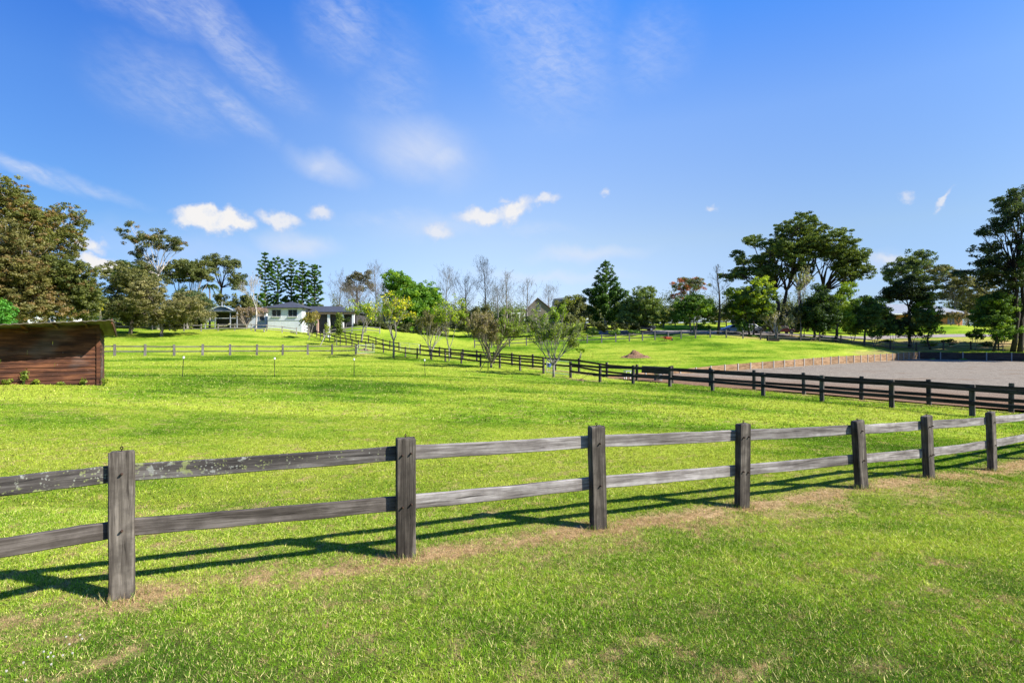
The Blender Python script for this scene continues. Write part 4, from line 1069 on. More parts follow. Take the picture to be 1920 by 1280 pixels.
branch_tree("young_tree", "small olive young tree before the garage doors", TREE, 78, 631, 588, 11, 1, 0, 4, 0.55, 0.3, "bark_grey", 0.08, leaf=0.22, dens=0.9, ca=(0.05, 0.08, 0.02), cb=(0.12, 0.15, 0.03), thin=0.015, leafr=0.3, nb=(3, 4))
branch_tree("leaning_sapling", "thin leaning pale sapling between the two lane fences near the house", TREE, 77, 601, 606, 10, 1, 0, 3, 0.5, 0.4, "bark_pale", 0.05, leaf=0.2, dens=0.7, ca=BRT[0], cb=YEL[0], thin=0.014, lean=0.5)
branch_tree("twiggy_tree", "rounded twiggy tree with dull olive leaves, left of the wide twiggy shrub", TREE, 57, 808, 585, 27, 5, 0.1, 4, 0.42, 0.45, "bark_grey", 0.1, leaf=0.16, dens=0.8, ca=(0.06, 0.06, 0.025), cb=(0.13, 0.13, 0.05), thin=0.013, leafr=0.25)
def wmix(q, W, H):
    if q[0] > 0.25 * W: return ((0.06, 0.10, 0.012), (0.14, 0.19, 0.025))
    return True if rng.random() < 0.75 else None
branch_tree("twiggy_tree", "wide twiggy brown-grey shrub tree, greener on its right, by the lane", TREE, 45, 921, 584, 54, 11, 0.06, 5, 0.36, 0.30, "bark_brown", 0.10, leaf=0.13, dens=0.55, ca=(0.09, 0.08, 0.035), cb=(0.17, 0.15, 0.07), thin=0.012, mix=wmix, leafr=0.22, stem_spread=0.75)
def vmix(q, W, H):
    if q[2] > 0.8 * H and abs(q[0]) < 0.35 * W: return BRT
    return ((0.06, 0.10, 0.012), (0.15, 0.19, 0.03)) if rng.random() < 0.45 else None
branch_tree("vase_shaped_tree", "vase-shaped young tree with bare branches and lime tips beside the lane gap", TREE, 37.2, 1038, 577, 52, 9, 0.16, 5, 0.36, 0.20, "bark_grey", 0.085, leaf=0.12, dens=0.48, ca=BRT[0], cb=BRT[1], thin=0.009, mix=vmix, leafr=0.17, stem_spread=0.85)
# ---- middle distance bare trees
for (lb, b, tp, hw, d) in [("tall bare round-headed tree at the centre of the skyline", 909, 493, 25, 118), ("bare narrow tree just right of the tall round-headed one", 951, 513, 19, 116), ("bare slim tree standing before the stone gable house", 989, 528, 19, 104), ("bare tree on the skyline right of the dense green tree", 838, 517, 25, 122), ("bare brown twiggy tree behind the lime young tree", 872, 530, 25, 112), ("low bare twiggy tree between the two slim bare trees", 933, 545, 26, 110), ("bare grey twiggy tree behind the stone gable", 1028, 548, 20, 135)]:
    leader_tree("bare_tree", lb, d, b, tp, hw, r=0.17, bark="bark_dark" if b in (909, 872) else "bark_grey", group="bare winter trees on the skyline", nb=22 if hw > 22 else 17)
for (lb, b, lo, ca_, cb_) in [("dark clipped hedge below the stone gable house", 985, [(962, 602, 16, 12), (985, 603, 16, 12), (1010, 604, 16, 11), (940, 600, 14, 12)], (0.015, 0.03, 0.008), (0.05, 0.075, 0.02)),
                             ("brownish hedge left of the clipped dark hedge", 900, [(868, 588, 14, 14), (890, 590, 14, 14), (915, 585, 14, 14), (850, 598, 12, 12)], (0.04, 0.045, 0.018), (0.10, 0.10, 0.04))]:
    bush("hedge", lb, "hedge", 101, b, lo, ca_, cb_, 0.3, 1.2)
for (lb, b, lo) in [("dark low shrub row at the foot of the dense green tree", 770, [(728, 614, 14, 11), (745, 614, 16, 12), (765, 615, 16, 12), (785, 614, 16, 12), (805, 613, 16, 13), (825, 612, 16, 13)]), ("dark understory shrub row under the grey-green trees on the left hill", 285, [(205, 608, 18, 13), (228, 609, 18, 13), (252, 609, 18, 12), (276, 610, 18, 12), (300, 610, 18, 12), (324, 610, 18, 12), (348, 609, 18, 12), (370, 608, 14, 11)]), ("dark shrub row between the garage wing and the dense green tree", 695, [(672, 608, 12, 10), (688, 610, 14, 11), (704, 611, 14, 11), (720, 612, 14, 11)]), ("dark shrub row at the foot of the broad conifer and weeping tree", 1150, [(1098, 613, 14, 9), (1116, 612, 14, 10), (1134, 612, 14, 10), (1152, 611, 14, 10), (1170, 611, 14, 10), (1188, 611, 14, 9)]), ("dark low shrub row from the clipped hedge to the broad conifer", 1035, [(990, 612, 16, 11), (1008, 613, 16, 11), (1026, 613, 16, 10), (1044, 614, 16, 10), (1062, 614, 16, 10), (1080, 616, 14, 8)]), ("dark low shrub row behind the twiggy shrubs", 880, [(845, 610, 16, 13), (863, 610, 16, 13), (881, 610, 16, 13), (899, 610, 16, 13), (917, 609, 16, 13), (935, 609, 16, 13), (953, 610, 16, 12), (971, 611, 16, 12)])]:
    bush("shrub_row", lb, "shrubs", 96, b, lo, (0.02, 0.03, 0.012), (0.07, 0.075, 0.03), 0.3, 1.0)
leafy_tree("grey_green_tree", "rounded grey-green tree half hiding the white house by the big conifer", TREE, 103, 1068,
    [(1058, 580, 20, 16), (1078, 570, 18, 16), (1085, 590, 18, 16), (1052, 598, 18, 12), (1072, 604, 22, 10), (1090, 562, 9, 8)], (0.04, 0.052, 0.022), (0.12, 0.13, 0.055), leaf=0.32, dens=0.95, fork=(1068, 600), r=0.2, sub=16, accent=((0.12, 0.14, 0.02), 0.15))
conifer("norfolk_pine", "broad dark conifer with upswept branches in the centre right distance", 105, 1136, 492, 41, ((0, 0.95), (0.15, 1.02), (0.35, 0.88), (0.55, 0.64), (0.75, 0.42), (0.9, 0.27), (1, 0.08)), (0.012, 0.036, 0.008), (0.055, 0.105, 0.018), r=0.4, whorls=21, leaf=0.38, tilt=0.45, start=0.04, bark="bark_pale", dens=3.0)
leafy_tree("weeping_tree", "leaning green tree with hanging sprays right of the broad conifer", TREE, 98, 1190,
    [(1195, 560, 22, 16), (1210, 548, 14, 10), (1180, 580, 22, 18), (1212, 578, 22, 20), (1228, 590, 14, 18), (1185, 600, 22, 16), (1215, 602, 20, 14), (1170, 600, 12, 14)], (0.035, 0.062, 0.020), (0.12, 0.155, 0.05), leaf=0.32, dens=0.95, fork=(1192, 598), r=0.2, sub=18, up=0.0)
leafy_tree("small_tree", "small olive-lime tree standing before the bright far field", TREE, 108, 1244, [(1242, 592, 13, 12), (1255, 597, 12, 11), (1236, 602, 10, 8)], (0.06, 0.09, 0.02), (0.16, 0.18, 0.04), leaf=0.3, dens=0.9, fork=(1244, 605), r=0.12, sub=12)
leafy_tree("eucalyptus_tree", "distant thin gum with reddish-brown patches above the round tree", TREE, 135, 1290,
    [(1268, 535, 14, 8), (1285, 528, 16, 9), (1275, 548, 14, 8), (1305, 525, 14, 7), (1318, 535, 14, 9), (1265, 560, 12, 10), (1300, 540, 12, 7)], (0.03, 0.05, 0.025), (0.09, 0.10, 0.05), leaf=0.36, dens=0.6, fork=(1292, 560), r=0.3, sub=9, accent=((0.20, 0.07, 0.045), 0.3))
leafy_tree("round_tree", "neat round tree with bright green top beside the driveway", TREE, 94, 1299,
    [(1300, 568, 24, 16), (1282, 578, 18, 16), (1318, 580, 20, 18), (1300, 590, 30, 14), (1330, 592, 14, 14), (1278, 597, 14, 10), (1310, 560, 14, 8)], (0.020, 0.05, 0.010), (0.075, 0.13, 0.02), leaf=0.32, dens=0.95, fork=(1299, 602), r=0.18, bark="bark_brown", sub=18, accent=((0.12, 0.19, 0.015), 0.12), trunks=[(1297, 1294), (1300, 1300), (1303, 1307)])
leader_tree("bare_tree", "thin almost leafless dark tree right of the neat round tree", 93, 1346, 494, 16, r=0.2, bark="bark_dark", nb=20, start=0.2)
leafy_tree("tall_shrub_tree", "dark green tree with lime new growth above the parked blue car", TREE, 93, 1407,
    [(1415, 545, 24, 18), (1380, 552, 16, 14), (1400, 565, 28, 18), (1435, 560, 14, 18), (1380, 582, 18, 20), (1410, 590, 30, 18), (1432, 585, 14, 18), (1418, 532, 12, 8)], (0.018, 0.04, 0.012), (0.07, 0.115, 0.02), leaf=0.32, dens=0.85, fork=(1407, 598), r=0.2, bark="bark_dark", sub=18, accent=((0.20, 0.25, 0.015), 0.24), trunks=[(1404, 1398), (1410, 1414)])
# giant spreading tree
leafy_tree("spreading_tree", "huge dome-crowned spreading tree with several dark trunks, largest on the right", TREE, 104, 1480,
    [(1487, 424, 26, 8), (1455, 430, 20, 9), (1430, 447, 18, 9), (1412, 470, 16, 10), (1400, 492, 14, 9), (1510, 440, 26, 10), (1540, 450, 22, 10), (1480, 452, 30, 10), (1565, 468, 20, 12), (1585, 490, 18, 14), (1596, 512, 14, 14), (1520, 470, 26, 11), (1450, 480, 26, 10), (1425, 500, 22, 9), (1385, 512, 20, 7), (1372, 518, 10, 5), (1480, 490, 26, 11), (1555, 495, 24, 14), (1440, 520, 22, 9), (1520, 505, 22, 12), (1575, 520, 20, 12), (1470, 470, 14, 8), (1500, 462, 18, 8), (1602, 525, 10, 10), (1465, 520, 18, 10), (1548, 520, 14, 10)],
    (0.026, 0.048, 0.013), (0.095, 0.125, 0.028), leaf=0.36, dens=0.88, fork=(1478, 545), r=0.55, bark="bark_dark", sub=30, deep=0.75, flat=0.75, fill=1.7, cov=1.7, trunks=[(1470, 1452), (1478, 1476), (1482, 1500), (1488, 1545)])
branch_tree("bare_tree", "pale thin grey-leaved tree standing before the huge spreading tree", TREE, 92, 1503, 500, 24, 1, 0, 5, 0.45, 0.5, "bark_pale", 0.16, leaf=0.26, dens=0.5, ca=(0.10, 0.11, 0.05), cb=(0.19, 0.2, 0.08), thin=0.025)
branch_tree("twiggy_bush", "pale twiggy bush low under the huge spreading tree", "bush", 91, 1455, 585, 26, 6, 0.08, 4, 0.5, 0.3, "bark_pale", 0.08, leaf=0.22, dens=0.5, ca=(0.10, 0.105, 0.05), cb=(0.2, 0.19, 0.09), thin=0.02)
branch_tree("twiggy_bush", "grey twiggy bush right of the pale one, under the spreading tree", "bush", 92, 1485, 570, 20, 6, 0.08, 4, 0.5, 0.3, "bark_grey", 0.08, leaf=0.24, dens=0.7, ca=(0.05, 0.06, 0.03), cb=(0.12, 0.13, 0.06), thin=0.02)
leafy_tree("dark_tree", "very dark dense upright tree on the right, before the huge spreading crown", TREE, 90, 1525,
    [(1542, 548, 14, 16), (1530, 568, 20, 20), (1550, 575, 14, 18), (1520, 592, 18, 20), (1545, 598, 18, 18), (1530, 612, 18, 12), (1555, 560, 10, 12)], (0.010, 0.024, 0.008), (0.038, 0.065, 0.014), leaf=0.32, dens=1.05, fork=(1526, 610), r=0.22, bark="bark_dark", sub=18)
leafy_tree("young_gum_tree", "bright lime-leaved tree with dark trunk just right of the dark dense tree", TREE, 91, 1566,
    [(1560, 572, 12, 12), (1574, 580, 12, 12), (1564, 590, 14, 10), (1585, 560, 14, 16), (1592, 598, 14, 14), (1578, 605, 12, 10), (1590, 540, 14, 10)], (0.06, 0.12, 0.012), (0.17, 0.23, 0.025), leaf=0.3, dens=0.7, fork=(1567, 585), r=0.22, bark="bark_dark", sub=12)
leafy_tree("green_tree", "mid-green bushy tree left of the silver-roofed house", TREE, 93, 1620,
    [(1610, 572, 22, 16), (1635, 580, 18, 18), (1605, 600, 20, 16), (1630, 608, 22, 16), (1650, 598, 12, 16)], (0.025, 0.055, 0.014), (0.085, 0.13, 0.03), leaf=0.32, dens=0.9, fork=(1621, 605), r=0.16, sub=16, accent=((0.13, 0.2, 0.02), 0.1))
leafy_tree("dark_tree", "dark wide-spreading tree with crooked limbs before the silver-roofed house", TREE, 92, 1705,
    [(1690, 540, 22, 14), (1715, 530, 24, 14), (1738, 545, 16, 14), (1670, 555, 16, 14), (1700, 558, 28, 10), (1735, 562, 16, 10), (1665, 600, 14, 22), (1680, 612, 14, 14), (1725, 590, 14, 12)], (0.010, 0.020, 0.009), (0.038, 0.055, 0.018), leaf=0.32, dens=0.95, fork=(1703, 575), r=0.24, bark="bark_dark", sub=18)
leafy_tree("green_tree", "leafy mid-green tree in front of the right half of the silver roof", TREE, 90, 1745,
    [(1735, 575, 16, 14), (1738, 590, 14, 16), (1728, 605, 16, 16), (1736, 618, 16, 14), (1740, 560, 10, 10)], (0.022, 0.048, 0.014), (0.08, 0.12, 0.03), leaf=0.3, dens=0.85, fork=(1744, 610), r=0.14, bark="bark_dark", sub=16, accent=((0.12, 0.19, 0.02), 0.12))
leafy_tree("eucalyptus_tree", "taller loose gum standing behind the silver-roofed house", TREE, 135, 1712,
    [(1715, 478, 16, 8), (1730, 484, 12, 7), (1700, 490, 14, 8), (1678, 500, 14, 9), (1670, 515, 12, 9), (1720, 505, 24, 12), (1745, 512, 20, 12), (1690, 520, 24, 12), (1740, 530, 24, 12)], (0.030, 0.052, 0.02), (0.10, 0.13, 0.045), leaf=0.4, dens=0.75, fork=(1712, 545), r=0.35, sub=11)
for (lb, b, lo) in [("flat-topped pale gum right behind the silver roof", 1790, [(1770, 505, 20, 8), (1790, 512, 22, 9), (1775, 525, 24, 10), (1800, 530, 20, 10), (1785, 545, 24, 12), (1808, 555, 18, 14), (1770, 560, 20, 12)]),
                    ("grey-green gum filling the gap left of the tall right-edge tree", 1835, [(1830, 530, 20, 12), (1850, 545, 20, 14), (1825, 560, 20, 14), (1855, 570, 20, 14), (1835, 585, 20, 12), (1870, 520, 16, 10)])]:
    leafy_tree("eucalyptus_tree", lb, TREE, 130, b, lo, (0.055, 0.06, 0.035), (0.145, 0.14, 0.08), leaf=0.4, dens=0.6, fork=(b, 575), r=0.3, sub=11, flat=0.7)
leafy_tree("eucalyptus_tree", "tall dark gum at the right edge of the view", TREE, 84, 1903,
    [(1893, 362, 10, 8), (1915, 358, 14, 10), (1930, 375, 20, 14), (1885, 390, 16, 12), (1910, 400, 18, 14), (1872, 405, 12, 9), (1850, 432, 20, 8), (1830, 442, 10, 6), (1885, 425, 18, 10), (1920, 430, 20, 14), (1845, 470, 20, 10), (1870, 462, 20, 10), (1905, 460, 20, 14), (1835, 485, 14, 9), (1880, 490, 22, 12), (1820, 510, 14, 8), (1850, 512, 22, 10), (1895, 520, 22, 14), (1930, 500, 20, 20), (1870, 530, 20, 9), (1915, 550, 16, 12), (1945, 440, 22, 20)],
    (0.016, 0.032, 0.014), (0.062, 0.085, 0.034), leaf=0.3, dens=0.8, fork=(1905, 510), r=0.38, bark="bark_dark", sub=11, deep=0.5, trunks=[(1903, 1902), (1908, 1916)])
leafy_tree("round_tree", "rounded mid-green tree with lime right rim beside the tall right-edge gum", TREE, 85, 1862,
    [(1865, 562, 22, 14), (1885, 575, 20, 18), (1850, 580, 18, 18), (1890, 598, 18, 18), (1865, 600, 28, 18), (1846, 608, 16, 16), (1870, 622, 24, 12)], (0.025, 0.058, 0.014), (0.085, 0.145, 0.03), leaf=0.3, dens=0.9, fork=(1864, 610), r=0.16, bark="bark_dark", sub=18, accent=((0.14, 0.21, 0.015), 0.14))
leafy_tree("dark_tree", "dark trunked tree partly cut off at the right edge", TREE, 88, 1960, [(1950, 560, 30, 22), (1965, 590, 26, 20), (1935, 600, 18, 18), (1975, 520, 40, 34), (1990, 470, 40, 34), (2000, 430, 34, 26), (1960, 480, 30, 26), (2020, 500, 36, 36)], *DKG, leaf=0.32, dens=0.9, fork=(1975, 560), r=0.3, bark="bark_dark", sub=16)
# shrubs in beds
for i, (px, py, rx, rz, d, lb, c) in enumerate([(1088, 656, 10, 4.5, 62, "small green tussock in the right paddock", BRT), (1312, 611, 9, 8, 106, "yellow-green shrub on the far roadside left of the thin dark tree", BRT), (1327, 613, 6, 6, 106, "small yellow-green shrub on the far roadside", BRT), (1430, 635, 12, 6, 92, "low garden shrub behind the dark fence below the silver car", MIDG), (1410, 636, 10, 5, 91, "low green garden clump left of the dark bench trough", MIDG), (1745, 644, 16, 6, 93, "light green ground shrub below the leafy tree", BRT), (1660, 640, 14, 5, 93, "dark low shrub below the wide-spreading tree", DKG), (1850, 645, 14, 5, 92, "dark low shrub at the foot of the round right tree", DKG), (1150, 622, 14, 6, 94, "low garden shrub at the foot of the broad conifer", MIDG), (1110, 622, 12, 6, 94, "dark garden shrub left of the broad conifer", DKG), (1190, 622, 12, 5, 93, "small leafy shrub behind the paddock fence below the weeping tree", MIDG), (1560, 640, 12, 5, 93, "light green shrub at the foot of the lime-leaved tree", MIDG)]):
    bush("garden_shrub", lb, "bush", d, px, [(px, py, rx, rz), (px + rx * 0.5, py + 1, rx * .6, rz * .8)], *c, leaf=0.2 if d < 70 else 0.26, dens=0.9, sub=8)
# clipped hedge before the garage
bush("hedge", "dark clipped hedge before the garage wing", "hedge", 93, 645, [(636, 598, 8, 6), (648, 598, 8, 6), (640, 601, 10, 5)], (0.015, 0.028, 0.01), (0.04, 0.06, 0.018), 0.25, 1.3)
# weeds along the shelter foot
def weed(label, x, y, h, n, c):
    root = empty("weed_clump", (x, y, gz(x, y)), 0, label, "weeds"); lv = Leaves(); mb = MB()
    for k in range(n):
        a = rng.uniform(0, 6.28); hh = h * rng.uniform(.4, 1); p = np.array([math.cos(a) * 0.12 * rng.random(), math.sin(a) * 0.12 * rng.random(), hh])
        mb.tube([(p[0] * .3, p[1] * .3, -0.03), tuple(p)], 0.006, 3); lv.clump(p * np.array([1, 1, .8]), (0.09, 0.09, hh * .35), 14, 0.07, *c)
    mb.build("stem", M["stem"], root); lv.build("foliage", root, (0, 0, 0))
SHF = np.array([-15.22, 18.9]); SHL = np.array([-0.81, -0.586]); SHB = np.array([-0.586, 0.81])
for i, (t, h, lb) in enumerate([(2.05, 0.5, "tall yellow-green weed against the shelter wall"), (2.45, 0.22, "low weed clump left of the tall weed at the shelter"), (1.7, 0.2, "low weed clump right of the tall weed at the shelter"), (0.45, 0.3, "weed clump near the right corner of the shelter"), (-0.12, 0.34, "grassy weed tuft round the shelter's right corner post"), (2.75, 0.16, "small weed at the left end of the shelter wall"), (1.1, 0.14, "small weed in the middle of the shelter wall foot")]):
    p = SHF + SHL * t - SHB * 0.12; weed(lb, p[0], p[1], h, 9 if h > .3 else 6, ((0.05, 0.085, 0.010), (0.15, 0.18, 0.025)))
# far wood behind everything, reads as one mass
# background row of mixed trees closing the skyline, each with its own trunk and crown
bgd = [(820, 130, 588, 20, "olive background tree right of the dense green tree", OLV), (862, 134, 584, 20, "grey background tree behind the brownish hedge", GRY), (905, 132, 588, 18, "olive background tree below the round-headed bare tree", OLV), (945, 130, 582, 18, "dark background tree behind the clipped hedge", DKG), (1105, 140, 572, 22, "grey background tree left of the broad conifer", GRY), (1168, 138, 568, 20, "dark background tree between conifer and weeping tree", DKG), (1235, 150, 578, 18, "olive background tree behind the small lime tree", OLV), (1262, 150, 574, 16, "grey-green background tree below the reddish gum", GRY), (1338, 148, 578, 20, "grey background tree right of the neat round tree", GRY), (1372, 140, 576, 20, "olive background tree behind the blue car", OLV), (1440, 135, 572, 22, "grey background tree behind the pale twiggy bush", GRY), (1500, 135, 570, 22, "olive background tree under the huge spreading crown", OLV), (1545, 132, 566, 20, "grey background tree under the right edge of the spreading crown", GRY), (1590, 130, 564, 20, "green background tree right of the lime-leaved tree", MIDG), (1635, 135, 556, 20, "dark background tree left of the silver roof", DKG), (1815, 140, 552, 24, "grey-green background tree at the right end of the silver roof", GRY), (1870, 135, 548, 26, "dark background tree behind the rounded tree", DKG), (1925, 130, 545, 26, "dark background tree at the right picture edge", DKG), (600, 140, 574, 16, "grey background tree behind the roof of the garage wing", GRY), (630, 138, 570, 16, "olive background tree right behind the garage roof ridge", OLV), (470, 135, 556, 18, "olive background tree left of the hoop pines", OLV), (205, 120, 556, 20, "dark background tree in the left gap", DKG)]
for px, d, tp, hw, lb, c in bgd:
    yb = 606; m = (tp + yb) / 2; h = (yb - tp) / 2
    lo = [(px + rng.normal(0, hw * .25), tp + h * .55, hw * .6, h * .5), (px - hw * .5, m + 2, hw * .6, h * .5), (px + hw * .5, m, hw * .6, h * .5), (px + rng.normal(0, hw * .3), m + h * .4, hw * .8, h * .45)]
    leafy_tree("background_tree", lb, TREE, d, px, lo, *c, leaf=0.42, dens=0.95, fork=(px, m + h * .5), r=0.25, sub=12, fill=0.4, group="background trees along the skyline")
# understory of the tree belt on the right
und = [(1395, 92, 612, 16, 14, "leafy understory shrub below the lime-tipped tree", MIDG), (1447, 97, 612, 16, 16, "grey understory shrub left of the spreading tree's trunks", GRY), (1508, 95, 606, 16, 18, "pale understory shrub right of the spreading tree's trunks", GRY), (1540, 96, 614, 14, 14, "dark understory shrub below the very dark tree", DKG), (1598, 93, 612, 16, 20, "lime understory shrub between the lime tree and the bushy tree", BRT), (1640, 91, 624, 16, 12, "green understory shrub left of the dark spreading tree", MIDG), (1676, 90, 618, 16, 16, "dark understory shrub under the left limb of the spreading dark tree", DKG), (1712, 91, 622, 16, 14, "dark understory shrub at the trunk of the spreading dark tree", DKG), (1830, 88, 628, 16, 12, "dark understory shrub left of the rounded tree", DKG), (1880, 87, 630, 18, 14, "leafy understory shrub at the trunk of the right-edge gum", MIDG), (1920, 88, 622, 18, 18, "dark understory shrub at the right picture edge", DKG), (1780, 92, 640, 14, 6, "low dark ground shrub before the orange brick house", DKG)]
bel = ["left end", "second from left", "third from left", "below the giant tree's left limbs", "behind the giant tree's first trunk", "behind the giant tree's last trunk", "behind the very dark tree", "behind the lime-leaved tree", "left of the bushy tree", "behind the bushy tree", "behind the dark spreading tree", "right end, before the house wall"]
for i, lb in enumerate(bel):
    px = 1380 + i * 31 + rng.normal(0, 4); und.append((px, 106 + rng.uniform(-3, 4), 606 + rng.normal(0, 3), 20, 15, "shrub of the belt beyond the driveway, " + lb, [GRY, OLV, MIDG, DKG][i * 7 % 4]))
for px, d, py, rx, rz, lb, c in und:
    bush("understory_shrub", lb, "bush", d, px, [(px - rx * .4, py, rx * .7, rz * .8), (px + rx * .4, py + 2, rx * .7, rz * .8), (px, py - rz * .4, rx * .6, rz * .6)], *c, leaf=0.27, dens=0.8, sub=14)
lv = Leaves()
for k in range(420):
    a = rng.uniform(-0.86, 0.9); d = rng.uniform(190, 260); x = math.tan(a) * d; z0 = gz(x, d); h = rng.uniform(6.0, 9.5) * (1 + 0.45 * (a > 0.25)); r_ = rng.uniform(3, 6)
    c0 = np.array([x, d, z0 + h * 0.55]); 
    for q in range(5):
        lv.clump(c0 + rng.normal(size=3) * np.array([r_ * .6, r_ * .5, h * .18]), (r_ * .5, r_ * .45, h * .33), 90, 0.6, (0.035, 0.05, 0.025), (0.09, 0.10, 0.05))
leafy_tree("shade_tree", "big gum standing just past the right edge, its crown cut by the frame", TREE, 74, 2040, [(2000, 470, 50, 40), (2050, 430, 60, 46), (2100, 480, 50, 44), (1985, 540, 44, 34), (2050, 520, 50, 40), (2110, 560, 46, 36), (1968, 500, 30, 26)], *DKG, leaf=0.36, dens=0.8, fork=(2040, 560), r=0.4, bark="bark_dark", sub=12)
fw = lv.build("distant_woodland", None, (0, 0, 0)); tag(fw, "low grey-green belt of far-off trees along the horizon", "woodland", kind="stuff")
# ------------------------------------------------------------------ buildings and props
def hit(px, py, d0=3.0, d1=200.0):
    """first ground point on the sight line through a picture point"""
    d = np.linspace(d0, d1, 4000); x = (px - 960) / F * d; z = CAMZ - (py - 640) / F * d
    k = np.nonzero(z <= ground_z(x, d))[0]
    k = k[0] if len(k) else len(d) - 1
    return float(x[k]), float(d[k]), gz(x[k], d[k])
def brick_mat(name, c1, c2, mortar, sx=4.0, sy=11.0, mort=0.02):
    m, nt, out = new_mat(name)
    oc = nt.n("ShaderNodeTexCoord").outputs["Object"]
    s = nt.n("ShaderNodeSeparateXYZ", {0: oc})
    v = nt.n("ShaderNodeCombineXYZ", {0: nt.math("ADD", s.outputs[0], s.outputs[1]), 1: s.outputs[2], 2: 0.0}).outputs[0]
    b = nt.n("ShaderNodeTexBrick", {"Vector": v, "Color1": (*c1, 1), "Color2": (*c2, 1), "Mortar": (*mortar, 1), "Scale": sx, "Mortar Size": mort, "Brick Width": 1.0, "Row Height": 0.36})
    n = nt.noise(oc, 2.5, 5, 0.6)
    c = nt.mix(0.35, b.outputs[0], nt.ramp(n, [(0.3, 0.55), (0.7, 1.1)]), "MULTIPLY")
    principled(nt, out, c, 0.85, b.outputs[1], -0.2, 0.01)
    return m
def roof_mat(name, c, seams=0.0, rough=0.55, metallic=0.0, scale=6.0):
    m, nt, out = new_mat(name)
    oc = nt.n("ShaderNodeTexCoord").outputs["Object"]
    w = nt.n("ShaderNodeTexWave", {"Vector": oc, "Scale": scale, "Distortion": 0.6, "Detail": 2.0}, bands_direction="Z" if seams == 0 else "X")
    n = nt.noise(oc, 3, 5, 0.6)
    col = nt.mix(0.45, nt.ramp(n, [(0.3, tuple(x * .75 for x in c)), (0.7, tuple(min(1, x * 1.2) for x in c))]), nt.ramp(w.outputs[1], [(0.2, 0.7), (0.6, 1.0)]), "MULTIPLY")
    principled(nt, out, col, rough, w.outputs[1], 0.3, 0.03, metallic)
    return m
M["white_brick"] = brick_mat("white_painted_brick", (0.62, 0.65, 0.68), (0.70, 0.73, 0.75), (0.5, 0.52, 0.55))
M["orange_brick"] = brick_mat("orange_brick", (0.46, 0.165, 0.065), (0.56, 0.22, 0.09), (0.48, 0.34, 0.24))
M["stone"] = brick_mat("gable_stone", (0.15, 0.125, 0.10), (0.20, 0.17, 0.13), (0.22, 0.2, 0.175), 2.5)
M["roof_dark"] = roof_mat("charcoal_tile_roof", (0.06, 0.063, 0.072))
M["roof_red"] = roof_mat("brown_red_tile_roof", (0.20, 0.12, 0.095))
M["roof_silver"] = roof_mat("silver_metal_roof", (0.30, 0.33, 0.37), 1.0, 0.45, 0.15, 2.0)
M["roof_grey"] = roof_mat("grey_metal_roof", (0.22, 0.24, 0.26), 1.0, 0.45, 0.2, 2.0)
M["roof_blue"] = roof_mat("blue_grey_gable", (0.06, 0.10, 0.15), 1.0, 0.5, 0.1, 3.0)
M["fascia"] = simple_mat("pinkish_fascia", (0.42, 0.27, 0.22), 0.7, 0.1)
M["white_paint"] = simple_mat("white_paint", (0.72, 0.72, 0.70), 0.6, 0.06)
M["trim_grey"] = simple_mat("grey_trim", (0.28, 0.30, 0.32), 0.6, 0.1)
M["dark_wall"] = simple_mat("dark_recess_wall", (0.06, 0.055, 0.055), 0.8, 0.3)  # shade of the open recesses is put into this wall colour
M["garage"] = roof_mat("charcoal_garage_door", (0.055, 0.055, 0.065), 0, 0.6, 0, 3.0)
gl, nt, out = new_mat("window_glass")
principled(nt, out, (0.02, 0.03, 0.04), 0.06, spec=0.8)
M["glass"] = gl

def z_of(py, d): return CAMZ - (py - 640) / F * d
def x_of(px, d): return (px - 960) / F * d
def hip_roof(mb, x0, x1, y0, y1, ze, zr, inset0, inset1, th=0.12):
    """hip or gable roof: inset = how far the ridge stops before each end"""
    ym = (y0 + y1) / 2
    vs = [(x0, y0, ze), (x1, y0, ze), (x1, y1, ze), (x0, y1, ze), (x0 + inset0, ym, zr), (x1 - inset1, ym, zr), (x0, y0, ze - th), (x1, y0, ze - th), (x1, y1, ze - th), (x0, y1, ze - th)]
    mb.add(vs, [(0, 1, 5, 4), (1, 2, 5), (2, 3, 4, 5), (3, 0, 4), (6, 7, 1, 0), (7, 8, 2, 1), (8, 9, 3, 2), (9, 6, 0, 3), (9, 8, 7, 6)])
def window(root, xc, y, zc, w, h, label=None, cols=2):
    fr = MB(); t = 0.06
    fr.box((0, 0, h / 2), (w + t, 0.1, t)); fr.box((0, 0, -h / 2), (w + t, 0.1, t))
    for s in (-1, 1): fr.box((s * w / 2, 0, 0), (t, 0.09, h - t))
    for k in range(1, cols): fr.box((-w / 2 + w * k / cols, 0, 0), (t * .7, 0.08, h - t))
    o = fr.build("window", M["trim_grey"], root, loc=(xc, y, zc))
    pn = MB(); pn.box((0, 0.02, 0), (w - 0.02, 0.02, h - 0.02)); pn.build("pane", M["glass"], o)
    sl = MB(); sl.box((0, -0.06, -h / 2 - 0.07), (w + 0.2, 0.2, 0.07)); sl.build("sill", M["white_paint"], o)
    return o

